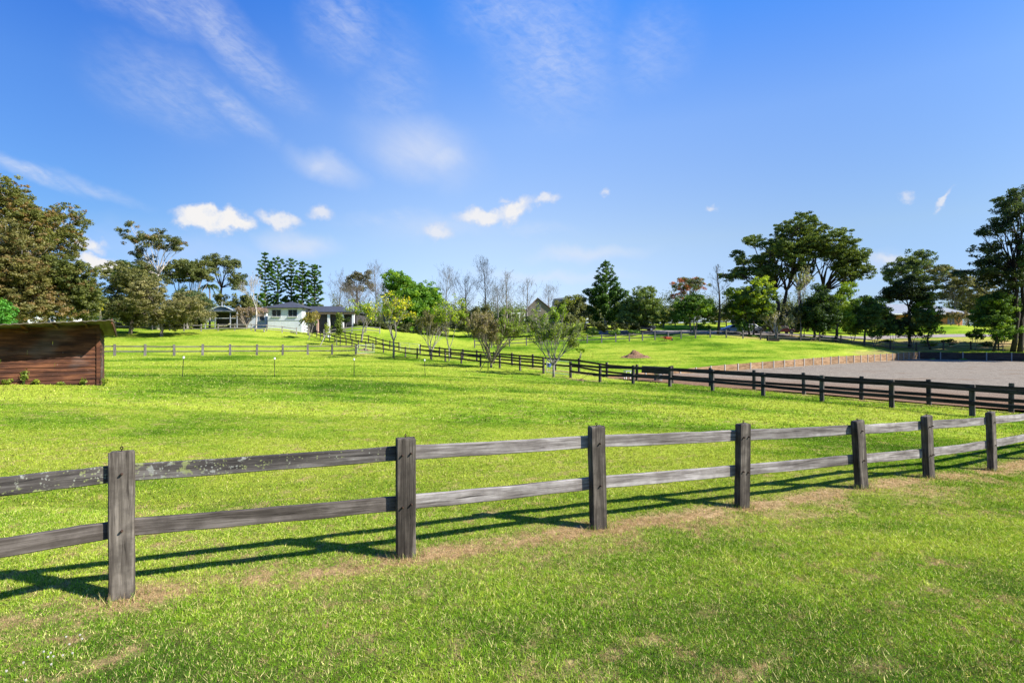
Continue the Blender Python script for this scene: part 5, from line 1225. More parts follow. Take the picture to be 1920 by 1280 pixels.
# --- white house with hip roof and garage wing
D = 94.0; ox, oz = x_of(533, D), gz(x_of(533, D), D)
hs = empty("house", (ox, D, oz), 0, "white brick house with charcoal hip roof and dark garage wing", "house")
lx = lambda px, d=D: x_of(px, d) - ox
lz = lambda py, d=D: z_of(py, d) - oz
w = MB(); w.box(((lx(502) + lx(566)) / 2, 3.5, (lz(576) - 1.0) / 2), (lx(566) - lx(502), 7.0, lz(576) + 1.0)); w.build("wall", M["white_brick"], hs)
r = MB(); hip_roof(r, lx(496), lx(573), -0.5, 7.6, lz(576.5), lz(563.0), 3.3, 3.9); r.build("roof", M["roof_dark"], hs)
for px in (518.5, 549): window(hs, lx(px), -0.03, lz(587), 1.62, 1.22)
b = MB(); b.box(((lx(502) + lx(566)) / 2, -0.02, lz(600.5)), (lx(566) - lx(502) + 0.02, 0.06, 0.05)); b.build("brick_course", M["trim_grey"], hs)
wd = D + 2.0; wx = lambda px: x_of(px, wd) - ox; wz = lambda py: z_of(py, wd) - oz
r = MB(); hip_roof(r, wx(558), wx(668), 1.6, 9.8, wz(584.5), wz(571.5), 1.0, 4.3); r.build("wing_roof", M["roof_dark"], hs)
w = MB(); w.box(((wx(566) + wx(664)) / 2, 6.2, (wz(586) - 1) / 2), (wx(664) - wx(566), 5.6, wz(586) + 1)); w.build("wing_wall", M["dark_wall"], hs)
f_ = MB(); f_.box(((wx(592) + wx(666)) / 2, 2.0, wz(587)), (wx(666) - wx(592), 0.2, 0.46)); f_.build("fascia", M["fascia"], hs)
for px in (595, 616, 642, 662):
    p = MB(); p.box((wx(px), 2.15, (wz(589.4) - 1) / 2), (0.42 if px > 600 else 0.35, 0.35, wz(589.4) + 1)); p.build("pillar", M["white_paint"] if px > 600 else M["fascia"], hs)
for px, wpx in ((605.5, 17), (629, 22), (652, 17)):
    g_ = MB(); g_.box((wx(px), 3.34, wz(599)), (wpx * wd / F, 0.1, 2.0)); g_.build("garage_door", M["garage"], hs)
# link and left rooms
ld = D + 4.0; lxx = lambda px: x_of(px, ld) - ox; lzz = lambda py: z_of(py, ld) - oz
w = MB(); w.box(((lxx(443) + lxx(499)) / 2, 6.0, (lzz(585) - 1) / 2), (lxx(499) - lxx(443), 4.0, lzz(585) + 1)); w.build("side_wall", M["white_brick"], hs)
r = MB(); hip_roof(r, lxx(438), lxx(502), 3.6, 9.5, lzz(584), lzz(574.5), 2.5, 0.5); r.build("side_roof", M["roof_red"], hs)
window(hs, lxx(491), 3.97, lzz(594), 0.9, 1.3, cols=1)
# --- patio
PD = 94.5; ox2 = x_of(416, PD); oz2 = gz(ox2, PD)
pt = empty("patio", (ox2, PD, oz2), 0, "open patio shelter with blue-grey gable and flue, left of the white house", "patio")
qx = lambda px: x_of(px, PD) - ox2; qz = lambda py: z_of(py, PD) - oz2
r = MB(); r.box(((qx(381) + qx(447)) / 2, 2.3, qz(583.2)), (qx(447) - qx(381), 5.6, 0.22)); r.build("roof", M["roof_grey"], pt)
g_ = MB(); g_.prism([(qx(398), qz(582)), (qx(437), qz(582)), (qx(425), qz(576.3)), (qx(417), qz(575)), (qx(409), qz(576.5))], -0.35, 4.5); g_.build("gable", M["roof_blue"], pt)
e = MB(); e.tube([(qx(396), -0.40, qz(581.6)), (qx(409), -0.40, qz(575.9)), (qx(417), -0.40, qz(574.4)), (qx(425.5), -0.40, qz(575.8)), (qx(439), -0.40, qz(581.6))], 0.07, 5); e.build("gable_trim", M["white_paint"], pt)
bw = MB(); bw.box(((qx(386) + qx(446)) / 2, 3.4, (qz(584) - .6) / 2), (qx(446) - qx(386), 0.2, qz(584) + .6)); bw.build("back_wall", M["dark_wall"], pt)
for px in (386, 404.5, 433, 445.5):
    p = MB(); p.box((qx(px), -0.2, (qz(584.4) - .5) / 2), (0.14, 0.14, qz(584.4) + .5)); p.build("post", M["trim_grey"], pt)
rl = MB(); rl.box(((qx(386) + qx(446)) / 2, -0.2, qz(596.5)), (qx(446) - qx(386) - 0.1, 0.06, 0.09)); rl.build("handrail", M["white_paint"], pt)
fl_ = MB(); fl_.tube([(qx(404.5), 2.0, qz(583)), (qx(404.5), 2.0, qz(566))], 0.14, 8); fl_.tube([(qx(404.5), 2.0, qz(566)), (qx(404.5), 2.0, qz(564.5))], 0.2, 8); fl_.build("flue", M["metal_grey"], pt)
# pale lounger on the patio, boxed planters, garden bench by the front fence
lo = empty("sun_lounger", (x_of(421, 93), 93, gz(x_of(421, 93), 93) + 0.05), 0.2, "pale yellow lounger standing on the open patio", "lounger")
M["cushion"] = simple_mat("pale_cushion", (0.5, 0.46, 0.25), 0.9, 0.1)
q = MB(); q.add([(-.9, -.3, .4), (.3, -.3, .4), (.9, -.3, .85), (.9, .3, .85), (.3, .3, .4), (-.9, .3, .4), (-.9, -.3, .5), (.3, -.3, .5), (.85, -.3, .95), (.85, .3, .95), (.3, .3, .5), (-.9, .3, .5)], [(0, 1, 7, 6), (1, 2, 8, 7), (3, 4, 10, 9), (4, 5, 11, 10), (6, 7, 10, 11), (7, 8, 9, 10), (0, 5, 4, 1), (1, 4, 3, 2), (2, 3, 9, 8), (5, 0, 6, 11)]); q.build("cushion", M["cushion"], lo)
for sx in (-.8, .3):
    for sy in (-.25, .25):
        q = MB(); q.box((sx, sy, 0.2), (0.05, 0.05, 0.4)); q.build("leg", M["metal_dark"], lo)
bx_, by_ = x_of(487, 87.6), 87.6
bn = empty("plank_bench", (bx_, by_, gz(bx_, by_)), 0, "low timber plank bench at the foot of the pale house fence", "bench")
q = MB(); q.box((0, 0, 0.45), (1.9, 0.4, 0.07)); q.build("seat", M["wood_pale"], bn)
for s in (-1, 1): q = MB(); q.box((s * 0.75, 0, 0.2), (0.1, 0.34, 0.42)); q.build("leg", M["wood_pale"], bn)

# --- small white outbuilding glimpsed between the left trees
ox3, d3 = x_of(84, 84), 84.0
ob = empty("outbuilding", (ox3, d3, gz(ox3, d3)), 0.25, "white weatherboard outbuilding half hidden behind the left trees", "shed")
q = MB(); q.box((0, 2, 1.4), (6.5, 4, 3.4)); q.build("wall", M["white_paint"], ob)
q = MB(); hip_roof(q, -3.6, 3.6, -0.3, 4.3, 3.1, 4.1, 0, 0); q.build("roof", M["roof_grey"], ob)
window(ob, 0.8, -0.03, 1.7, 1.0, 1.0)

# --- stone gable house and white neighbour
gd = 128.0; gx, gzz = x_of(1010, gd), gz(x_of(1010, gd), gd); gb = z_of(606, gd)
st = empty("stone_house", (gx, gd, gb - 1.5), 0, "steep stone gable house with a low white veranda beyond the clipped hedge", "house")
ax = lambda px: x_of(px, gd) - gx; az = lambda py: z_of(py, gd) - (gb - 1.5)
q = MB(); q.prism([(ax(985), 0), (ax(1036), 0), (ax(1036), az(583)), (ax(1008.5), az(559.5)), (ax(985), az(583))], 0, 9.0); q.build("gable_wall", M["stone"], st)
for s, (pa, pb) in enumerate(((985, 1008.5), (1008.5, 1038))):
    a0, a1 = (ax(pa), az(583)) if s == 0 else (ax(pa), az(558.3)), (ax(pb), az(558.3)) if s == 0 else (ax(pb), az(584))
    q = MB(); q.add([(a0[0] - .25 * (s == 0), -0.3, a0[1] - .2 * (s == 0)), (a1[0] + .2 * (s == 1), -0.3, a1[1] - .1), (a1[0] + .2 * (s == 1), 9.4, a1[1] - .1), (a0[0] - .25 * (s == 0), 9.4, a0[1] - .2 * (s == 0)), (a0[0] - .25 * (s == 0), -0.3, a0[1] + .02), (a1[0] + .2 * (s == 1), -0.3, a1[1] + .14), (a1[0] + .2 * (s == 1), 9.4, a1[1] + .14), (a0[0] - .25 * (s == 0), 9.4, a0[1] + .02)], [(3, 2, 1, 0), (4, 5, 6, 7), (0, 1, 5, 4), (1, 2, 6, 5), (2, 3, 7, 6), (3, 0, 4, 7)]); q.build("roof", M["roof_red"], st)
window(st, ax(1010), -0.03, az(577), 0.9, 1.4, cols=1)
q = MB(); q.box(((ax(958) + ax(984.5)) / 2, 1.4, az(587)), (ax(984.5) - ax(958), 3.2, 0.35)); q.build("veranda_roof", M["white_paint"], st)
for px in (959, 974, 983.5): q = MB(); q.box((ax(px), 0, az(587.5) / 2 - .1), (0.2, 0.2, az(587.5) - .2)); q.build("veranda_post", M["white_paint"], st)
wd_ = 138.0; wx0 = x_of(1068, wd_); wb = z_of(606, wd_) - 1.5
wh = empty("white_house", (wx0, wd_, wb), 0, "white house with grey metal roof and dormer behind the rounded grey-green tree", "house")
ax = lambda px: x_of(px, wd_) - wx0; az = lambda py: z_of(py, wd_) - wb
q = MB(); q.box(((ax(1040) + ax(1097)) / 2, 4, az(576) / 2), (ax(1097) - ax(1040), 8, az(576))); q.build("wall", M["white_paint"], wh)
q = MB(); hip_roof(q, ax(1038), ax(1100), -0.5, 8.5, az(576), az(563), 0, 0); q.build("roof", M["roof_grey"], wh)
q = MB(); q.prism([(ax(1039), az(568)), (ax(1062), az(568)), (ax(1062), az(557)), (ax(1039), az(559.5))], 0.2, 4.0); q.build("dormer", M["roof_grey"], wh)
q = MB(); q.box(((ax(1040) + ax(1061)) / 2, 0.15, az(564)), (ax(1061) - ax(1040), 0.08, 0.9)); q.build("dormer_window", M["glass"], wh)
q = MB(); q.prism([(ax(1084), az(600)), (ax(1100), az(600)), (ax(1100), az(575)), (ax(1091), az(563)), (ax(1084), az(574))], -3.0, 0.0); q.build("porch_gable", M["white_paint"], wh)
# --- silver roofed house on the right
sd = 124.0; sx0 = x_of(1735, sd); sb = z_of(612, sd) - 0.6
sv = empty("brick_house", (sx0, sd, sb), 0, "low orange brick house with long silver metal hip roof behind the right trees", "house")
ax = lambda px: x_of(px, sd) - sx0; az = lambda py: z_of(py, sd) - sb
q = MB(); q.box(((ax(1652) + ax(1808)) / 2, 4.5, az(590) / 2), (ax(1808) - ax(1652), 8, az(590))); q.build("wall", M["orange_brick"], sv)
q = MB(); hip_roof(q, ax(1640), ax(1820), -0.9, 10, az(588.5), az(567.5), 6.0, 6.6); q.build("roof", M["roof_silver"], sv)
q = MB(); q.box(((ax(1640) + ax(1820)) / 2, -0.98, az(589)), (ax(1820) - ax(1640), 0.14, 0.28)); q.build("gutter", M["white_paint"], sv)
for px in (1672, 1700, 1728, 1786): window(sv, ax(px), 0.47, az(601), 1.6, 1.3)
for (lb, px, tp) in [("small bare twiggy tree against the orange brick wall, left", 1783, 585), ("small bare twiggy tree against the orange brick wall, middle", 1798, 584), ("small bare twiggy tree against the orange brick wall, right", 1812, 586)]:
    branch_tree("bare_tree", lb, TREE, 119, px, tp, 11, 4, 0.2, 4, 0.5, 0.3, "bark_brown", 0.1, leaf=0.22, dens=0.3, ca=(0.10, 0.09, 0.05), cb=(0.16, 0.13, 0.08), thin=0.03, group="bare trees at the brick wall")

# --- horse shelter
M["shed_wood"], nt, out = new_mat("red_brown_weatherboard")
oc = nt.n("ShaderNodeTexCoord").outputs["Object"]
n1 = nt.noise(nt.mapping(oc, (1.5, 1, 34)), 1.0, 6, 0.7, 0.5); n2 = nt.noise(nt.mapping(oc, (0.9, 1, 5.5)), 1.0, 4, 0.6); n3 = nt.noise(nt.mapping(oc, (0.5, 1, 0.8)), 1.2, 3, 0.5)
f_ = nt.math("ADD", nt.math("MULTIPLY", n1, 0.4), nt.math("MULTIPLY", n2, 0.6))
c = nt.ramp(f_, [(0.36, (0.008, 0.0035, 0.0025)), (0.49, (0.055, 0.019, 0.009)), (0.64, (0.185, 0.072, 0.030))])
gy = nt.ramp(f_, [(0.3, (0.03, 0.022, 0.02)), (0.7, (0.2, 0.16, 0.14))])
c = nt.mix(nt.ramp(n3, [(0.5, 0.0), (0.66, 0.75)]), c, gy)
fl_ = nt.ramp(nt.noise(oc, 26, 3, 0.7), [(0.70, 0.0), (0.74, 0.8)])
c = nt.mix(fl_, c, (0.33, 0.27, 0.23))
principled(nt, out, c, 0.85, n1, 0.5, 0.01)
M["roof_sheet"] = simple_mat("brown_metal_sheet", (0.12, 0.10, 0.068), 0.6, 0.4, 2.5, 0.1)  # brownish sheet metal, tone varied at random
ang = math.atan2(-SHL[1], -SHL[0])
sz = gz(SHF[0], SHF[1])
sh_ = empty("horse_shelter", (SHF[0], SHF[1], sz), ang, "red-brown weatherboard horse shelter with sloping sheet roof at the left edge", "shed")
LEN = 6.4; DEP = 2.5
# local frame: x to the right along the front, y backwards; wall from x=-LEN..0 at y=0
slope = 0.075
def wall_top(x, y): return 2.22 + slope * x - (0.03 if y < 0 else 0.16) * y
bd = MB(); nb_ = 15
z = -0.05; bh = 0.152
k = 0
while z < 2.3:
    x0 = -LEN; 
    # cut to roof line: board runs right while its top is under the roof
    zt = z + bh
    xl = max(-LEN, (zt - 2.22) / slope) if zt > 2.22 + slope * (-LEN) else -LEN
    if xl < -0.3:
        j = 0.004 * math.sin(k * 2.3)
        # break the board once so butt joints show
        cut = -1.2 - (k * 1.37) % 3.4
        for (a, b_) in ((xl, min(max(cut, xl), -0.1)), (min(max(cut, xl), -0.1) + 0.006, -0.09)):
            if b_ - a < 0.05: continue
            o1, o2 = -0.036 + j, -0.006 + j
            bd.add([(a, o1, z), (b_, o1, z), (b_, 0.0, z), (a, 0.0, z), (a, o2, zt + 0.012), (b_, o2, zt + 0.012), (b_, 0.0, zt + 0.012), (a, 0.0, zt + 0.012)], [(3, 2, 1, 0), (4, 5, 6, 7), (0, 1, 5, 4), (1, 2, 6, 5), (2, 3, 7, 6), (3, 0, 4, 7)])
    z += bh; k += 1
bd.build("wall", M["shed_wood"], sh_)
cb_ = MB(); cb_.box((-0.04, -0.035, 1.06), (0.10, 0.075, 2.2)); cb_.build("corner_board", M["shed_wood"], sh_)
sw = MB(); z = -0.05
while z < 2.0:
    sw.add([(0.03, 0.02, z), (0.03, DEP, z), (0.0, DEP, z), (0.0, 0.02, z), (0.008, 0.02, z + bh + .01), (0.008, DEP, z + bh + .01), (0.0, DEP, z + bh + .01), (0.0, 0.02, z + bh + .01)], [(3, 2, 1, 0), (4, 5, 6, 7), (0, 1, 5, 4), (1, 2, 6, 5), (2, 3, 7, 6), (3, 0, 4, 7)]); z += bh
sw.build("side_wall", M["shed_wood"], sh_)
bp = MB(); bp.box((-0.9, 0.06, -0.03), (1.5, 0.09, 0.16)); bp.build("base_beam", M["shed_wood"], sh_)
# roof sheet, corrugated across its width, overhanging 1 m to the front
OH, RO = 1.3, 0.44
vs, fs = [], []; n = 150
for i in range(n + 1):
    x = -LEN - 0.3 + (LEN + 0.3 + RO) * i / n
    for y in (-OH, 0.0, DEP * .5, DEP + 0.3):
        vs.append((x, y, wall_top(x, y) + 0.10 + 0.012 * math.sin(i * 1.25)))
for i in range(n):
    for j in range(3): fs.append((i * 4 + j, (i + 1) * 4 + j, (i + 1) * 4 + j + 1, i * 4 + j + 1))
ro = fast_mesh("roof", vs, np.array(fs), M["roof_sheet"], parent=sh_); so = ro.modifiers.new("thick", "SOLIDIFY"); so.thickness = 0.03
for xk in (-0.35, -1.15, -1.95, -2.75, -3.55, -4.35, -5.15):
    rf = MB(); h = 0.07
    def rz(y): return wall_top(xk, y) + 0.02
    rf.add([(xk - .035, -OH + .12, rz(-OH + .12)), (xk + .035, -OH + .12, rz(-OH + .12)), (xk + .035, DEP, rz(DEP)), (xk - .035, DEP, rz(DEP)), (xk - .035, -OH + .12, rz(-OH + .12) + h), (xk + .035, -OH + .12, rz(-OH + .12) + h), (xk + .035, DEP, rz(DEP) + h), (xk - .035, DEP, rz(DEP) + h)], [(3, 2, 1, 0), (4, 5, 6, 7), (0, 1, 5, 4), (1, 2, 6, 5), (2, 3, 7, 6), (3, 0, 4, 7)])
    rf.build("rafter", M["shed_wood"], sh_)
bg = MB()
def bz(y): return wall_top(RO - .05, y) - 0.03
bg.add([(RO - .06, -OH + .05, bz(-OH)), (RO - .02, -OH + .05, bz(-OH)), (RO - .02, DEP, bz(DEP)), (RO - .06, DEP, bz(DEP)), (RO - .06, -OH + .05, bz(-OH) + .18), (RO - .02, -OH + .05, bz(-OH) + .18), (RO - .02, DEP, bz(DEP) + .18), (RO - .06, DEP, bz(DEP) + .18)], [(3, 2, 1, 0), (4, 5, 6, 7), (0, 1, 5, 4), (1, 2, 6, 5), (2, 3, 7, 6), (3, 0, 4, 7)])
bg.build("barge_board", M["shed_wood"], sh_)
fa = MB()
for i in range(20):
    x0, x1 = -LEN + LEN * i / 20, -LEN + LEN * (i + 1) / 20 - .0
    fa.add([(x0, -0.055, wall_top(x0, 0) - 0.12), (x1, -0.055, wall_top(x1, 0) - 0.12), (x1, -0.034, wall_top(x1, 0) - 0.12), (x0, -0.034, wall_top(x0, 0) - 0.12), (x0, -0.055, wall_top(x0, 0) + 0.03), (x1, -0.055, wall_top(x1, 0) + 0.03), (x1, -0.034, wall_top(x1, 0) + 0.03), (x0, -0.034, wall_top(x0, 0) + 0.03)], [(3, 2, 1, 0), (4, 5, 6, 7), (0, 1, 5, 4), (2, 3, 7, 6)])
fa.build("top_plate", M["shed_wood"], sh_)

# --- driveway
drv, nt, out = new_mat("pale_driveway")
geo = nt.n("ShaderNodeNewGeometry").outputs["Position"]
n1 = nt.noise(geo, 1.2, 5, 0.6)
principled(nt, out, nt.ramp(n1, [(0.3, (0.20, 0.17, 0.155)), (0.7, (0.30, 0.26, 0.24))]), 0.9)
path = [(1120, 99), (1180, 99), (1230, 97.5), (1280, 97), (1340, 97.5), (1400, 98), (1470, 99), (1560, 100), (1650, 101), (1740, 102), (1830, 102), (1940, 100), (2060, 97)]
cpts = [np.array(PX(p, 0, d)[:2]) for p, d in path]; vs, fs = [], []; m = 6
fine = []
for a, b_ in zip(cpts[:-1], cpts[1:]):
    for t in np.linspace(0, 1, 8)[:-1]: fine.append(a * (1 - t) + b_ * t)
fine.append(cpts[-1])
for i, p in enumerate(fine):
    t = fine[min(i + 1, len(fine) - 1)] - fine[max(i - 1, 0)]; t = t / np.linalg.norm(t); nn = np.array([-t[1], t[0]])
    for j in range(m + 1):
        q = p + nn * (j / m - 0.5) * (6.5 if i < 42 else 3.0); vs.append((q[0], q[1], gz(q[0], q[1]) + 0.05))
for i in range(len(fine) - 1):
    for j in range(m): k = i * (m + 1) + j; fs.append((k + 1, k, k + m + 1, k + m + 2))
dv = fast_mesh("driveway", vs, np.array(fs), drv, smooth=True); tag(dv, kind="structure")

# --- cars
def car(label, px, d, body_c, kind="hatch", rz=0.0):
    x = x_of(px, d); root = empty("parked_car", (x, d, gz(x, d) + 0.05), rz, label, "car")
    pm = simple_mat("car_paint_" + kind, body_c, 0.25, 0.03, 2, 0.3, 0.6, 0.0)
    if kind == "ute": prof = [(-2.5, .35), (2.45, .35), (2.5, .75), (2.35, .98), (1.2, 1.08), (0.55, 1.62), (-.75, 1.66), (-.95, 1.1), (-2.5, 1.08)]; cab = [(1.0, 1.12), (0.5, 1.55), (-.68, 1.58), (-.8, 1.12)]; wh = (1.55, -1.5)
    elif kind == "wagon": prof = [(-2.3, .32), (2.3, .32), (2.35, .75), (2.1, .98), (1.1, 1.05), (0.45, 1.66), (-1.9, 1.68), (-2.3, 1.05)]; cab = [(0.92, 1.1), (0.4, 1.58), (-1.8, 1.6), (-2.05, 1.1)]; wh = (1.45, -1.4)
    else: prof = [(-1.95, .32), (1.95, .32), (2.02, .7), (1.75, .92), (1.0, 1.0), (0.25, 1.46), (-1.2, 1.5), (-1.85, 1.1), (-1.98, .75)]; cab = [(0.82, 1.03), (0.2, 1.4), (-1.12, 1.43), (-1.6, 1.06)]; wh = (1.25, -1.25)
    b = MB(); b.prism(prof, -0.86, 0.86)
    # tumblehome
    b.v = [(v[0], v[1] * (1 - 0.20 * max(0, v[2] - 1.0) / .6), v[2]) for v in b.v]
    b.build("body", pm, root, bevel=0.05)
    for s in (-1, 1):
        g_ = MB(); zc = lambda z_: 0.86 * (1 - 0.20 * max(0, z_ - 1.0) / .6)
        n_ = len(cab); vs = [(a, s * (zc(z_) + 0.004), z_) for a, z_ in cab] + [(a, s * (zc(z_) - 0.03), z_) for a, z_ in cab]
        g_.add(vs, [tuple(range(n_)), tuple(range(2 * n_ - 1, n_ - 1, -1))] + [(i, n_ + i, n_ + (i + 1) % n_, (i + 1) % n_) for i in range(n_)]); g_.build("side_window", M["glass"], root)
        for wx_ in wh:
            t = MB(); t.tube([(0, -0.1, 0), (0, 0.1, 0)], 0.33, 16); o = t.build("wheel", M["black_plastic"], root, loc=(wx_, s * 0.80, 0.33))
            t = MB(); t.tube([(0, s * 0.08, 0), (0, s * 0.108, 0)], 0.2, 12); t.build("rim", M["metal_grey"], o)
        l_ = MB(); l_.box((prof[2][0] - .08, s * 0.62, .72), (0.16, 0.34, 0.14)); l_.build("headlight", M["glass"], root)
        l_ = MB(); l_.box((prof[0][0] + .03, s * 0.68, .85), (0.12, 0.25, 0.18)); l_.build("tail_light", M["tail"], root)
    return root
M["tail"] = simple_mat("red_tail_light", (0.4, 0.02, 0.02), 0.3, 0.05)
car("pale blue hatchback parked on the driveway under the lime-tipped tree", 1372, 96.5, (0.14, 0.28, 0.52), "hatch", math.pi + 0.15)
car("silver utility parked beside the blue hatchback, partly hidden by the tree", 1408, 98.5, (0.42, 0.44, 0.46), "ute", 0.1)
car("dark grey wagon parked at the left end of the driveway below the weeping tree", 1205, 100, (0.035, 0.036, 0.04), "wagon", 0.05)
car("dark maroon car half hidden behind the pale twiggy bush", 1467, 99, (0.07, 0.02, 0.022), "hatch", 0.0)

# --- dirt mound
def mound(name, label, cat, px, py, w_px, h_px, mat, seed, dfix=None):
    if dfix is None: x, d, z0 = hit(px, py)
    else: x, d = x_of(px, dfix), dfix; z0 = gz(x, d)
    mpp = d / F; rx = w_px * mpp / 2; h = h_px * mpp; n = 40; vs, fs = [], []
    for i in range(n + 1):
        for j in range(n + 1):
            u, v_ = i / n * 2 - 1, j / n * 2 - 1; r_ = math.hypot(u, v_)
            e = max(0, 1 - r_) ; pr = 0.62 * e ** 0.9 + 0.5 * math.exp(-((u + 0.12) ** 2 + v_ * v_) / 0.07)
            nz = float(fbm(np.array([u * 6 + seed]), np.array([v_ * 6]), seed)[0]) - 0.5
            xx, yy = u * rx, v_ * rx * 0.8
            vs.append((xx, yy, gz(x + xx, d + yy) - z0 - 0.06 + h * (pr + nz * 0.55 * min(1, e * 3))))
    for i in range(n):
        for j in range(n): k = i * (n + 1) + j; fs.append((k, k + n + 1, k + n + 2, k + 1))
    o = fast_mesh(name, vs, np.array(fs), mat, loc=(x, d, z0)); tag(o, label, cat); return o
dm, nt, out = new_mat("brown_mulch")
geo = nt.n("ShaderNodeNewGeometry").outputs["Position"]
n1 = nt.noise(geo, 7, 6, 0.75)
principled(nt, out, nt.ramp(n1, [(0.32, (0.07, 0.035, 0.018)), (0.5, (0.19, 0.105, 0.055)), (0.68, (0.36, 0.24, 0.13))]), 0.95, n1, 1.0, 0.12)
mound("mulch_heap", "brown heap of soil and mulch in the right paddock", "heap", 1192, 670, 62, 15, dm, 3)
mound("straw_heap", "low brown straw heap inside the pipe gate by the grey left fence", "heap", 685, 657, 34, 5, dm, 5)
mound("straw_heap", "low scatter of brown straw at the foot of the gate post by the lane gap", "heap", 1092, 713, 46, 4, dm, 8)

# --- drum, mat, bucket, trestle, barrow, bench
x, y = x_of(1234, 37.6), 37.6
dr_ = empty("steel_drum", (x, y, gz(x, y)), 0, "shiny grey steel drum standing behind the back lane fence", "drum")
q = MB(); R0 = 0.29
prof = [(R0 * .97, 0), (R0, .02), (R0, .28), (R0 + .015, .3), (R0, .32), (R0, .58), (R0 + .015, .6), (R0, .62), (R0, .82), (R0 + .012, .84), (R0 * .96, .84), (R0 * .95, .81), (0.01, .81)]
ns = 20
vs = [(a * math.cos(2 * math.pi * k / ns), a * math.sin(2 * math.pi * k / ns), z_) for a, z_ in prof for k in range(ns)]
q.add(vs, [(i * ns + k, i * ns + (k + 1) % ns, (i + 1) * ns + (k + 1) % ns, (i + 1) * ns + k) for i in range(len(prof) - 1) for k in range(ns)]); q.build("barrel", M["metal_grey"], dr_, smooth=True)
q = MB(); q.tube([(0.14, 0.1, .81), (0.14, 0.1, .85)], 0.035, 8); q.build("bung", M["metal_dark"], dr_)
a, b_ = np.array(on_lane(1199, CB)), np.array(on_lane(1257, CB)); mid = (a + b_) / 2; L = np.linalg.norm(b_ - a); an = math.atan2(b_[1] - a[1], b_[0] - a[0])
mt = empty("rubber_mat", (mid[0] - 0.804 * -0.16, mid[1] + 0.16 * 0.595, gz(*mid)), an, "black rubber mat hung over the back lane fence before the drum", "mat")
q = MB()
q.prism([(-0.06, .66), (-.03, 1.10), (0.03, 1.13), (.06, .9), (.075, .9), (.045, 1.15), (-.045, 1.13), (-.075, .66)], -L * .46, L * .46, "x"); q.build("sheet", M["black_plastic"], mt)
x, y = x_of(1029, 40.3), 40.3
bk = empty("feed_bucket", (x, y, z_of(688, 40.3)), 0, "small blue feed bucket hooked on the open lane gate", "bucket")
M["blue_plastic"] = simple_mat("blue_plastic", (0.05, 0.09, 0.30), 0.4, 0.05)
q = MB(); q.tube([(0, 0, 0), (0, 0, .2), (0, 0, .32)], [0.17, 0.2, 0.22], 14); q.build("tub", M["blue_plastic"], bk)
q = MB(); q.tube([(0, 0, .30), (0, 0, .345)], 0.235, 14); q.build("rim", M["white_plastic"], bk)
q = MB(); q.tube([(.22 * math.cos(t), 0, .32 + .26 * math.sin(t)) for t in np.linspace(0, math.pi, 9)], 0.01, 4); q.build("handle", M["metal_dark"], bk)
x, y = x_of(1178, 39), 39.0
tr = empty("mounting_block", (x, y, gz(x, y)), 0.3, "grey topped stand with white legs behind the back lane fence", "stand")
q = MB(); q.box((0, 0, .66), (0.62, 0.4, 0.06)); q.build("top", M["metal_grey"], tr)
for sx in (-.26, .26):
    for sy in (-.15, .15): q = MB(); q.box((sx, sy, .31), (0.05, 0.05, .64)); q.build("leg", M["white_plastic"], tr)
x, y = x_of(1252, 85.2), 85.2
wb_ = empty("wheelbarrow", (x, y, gz(x, y)), 0.3, "red wheelbarrow parked behind the grey paddock fence near the driveway", "wheelbarrow")
M["red_paint"] = simple_mat("faded_red_paint", (0.42, 0.07, 0.035), 0.6, 0.2)
q = MB(); q.add([(-.45, -.3, .32), (.35, -.25, .32), (.35, .25, .32), (-.45, .3, .32), (-.6, -.42, .72), (.75, -.38, .62), (.75, .38, .62), (-.6, .42, .72)], [(3, 2, 1, 0), (0, 1, 5, 4), (1, 2, 6, 5), (2, 3, 7, 6), (3, 0, 4, 7)]); t = q.build("tray", M["red_paint"], wb_); sm = t.modifiers.new("t", "SOLIDIFY"); sm.thickness = 0.03
for s in (-1, 1):
    q = MB(); q.tube([(.75, s * .06, .2), (0, s * .2, .3), (-1.25, s * .33, .62)], 0.03, 6); q.build("handle", M["red_paint"], wb_)
    q = MB(); q.tube([(-.45, s * .24, .38), (-.5, s * .26, 0.0)], 0.025, 6); q.build("leg", M["metal_dark"], wb_)
q = MB(); q.tube([(.8, -.05, .2), (.8, .05, .2)], 0.2, 14); q.build("wheel", M["black_plastic"], wb_)
x, y = x_of(1449, 85.6), 85.6
bn = empty("garden_bench", (x, y, gz(x, y)), 0.0, "dark timber bench with one tall end standing against the shaded fence", "bench")
q = MB(); q.box((0.1, 0, .42), (1.8, .5, .10)); q.build("seat", M["wood_black"], bn)
q = MB(); q.box((0.1, -.22, .2), (1.7, .04, .36)); q.build("front_panel", M["wood_black"], bn)
q = MB(); q.box((-.85, 0, .5), (.12, .5, 1.05)); q.box((-.85, 0, 1.04), (.4, .5, .07)); q.build("end_panel", M["wood_black_post"], bn)
q = MB(); q.box((.96, 0, .2), (.1, .5, .42)); q.build("leg", M["wood_black_post"], bn)
x, y = on_lane(616, 34.3)
wb2 = empty("water_trough", (x, y, gz(x, y)), 0.4, "small white tub standing inside the lane below the garage wing", "tub")
q = MB(); q.tube([(0, 0, 0), (0, 0, .55)], [0.28, 0.36], 14); q.build("tub", M["white_plastic"], wb2)
q = MB(); q.tube([(0, 0, .53), (0, 0, .58)], 0.38, 14); q.build("rim", M["metal_grey"], wb2)
# utility pole on the skyline
x, y = x_of(824, 125), 125.0
po = empty("utility_pole", (x, y, gz(x, y)), 0.4, "thin dark utility pole with crossarm on the skyline by the dense green tree", "pole")
H = z_of(548, 125) - gz(x, y)
q = MB(); q.tube([(0, 0, -.3), (0, 0, H)], [0.18, 0.13], 8); q.build("pole", M["bark_dark"], po)
q = MB(); q.box((0, 0, H - .5), (2.0, .12, .14)); q.build("crossarm", M["bark_dark"], po)
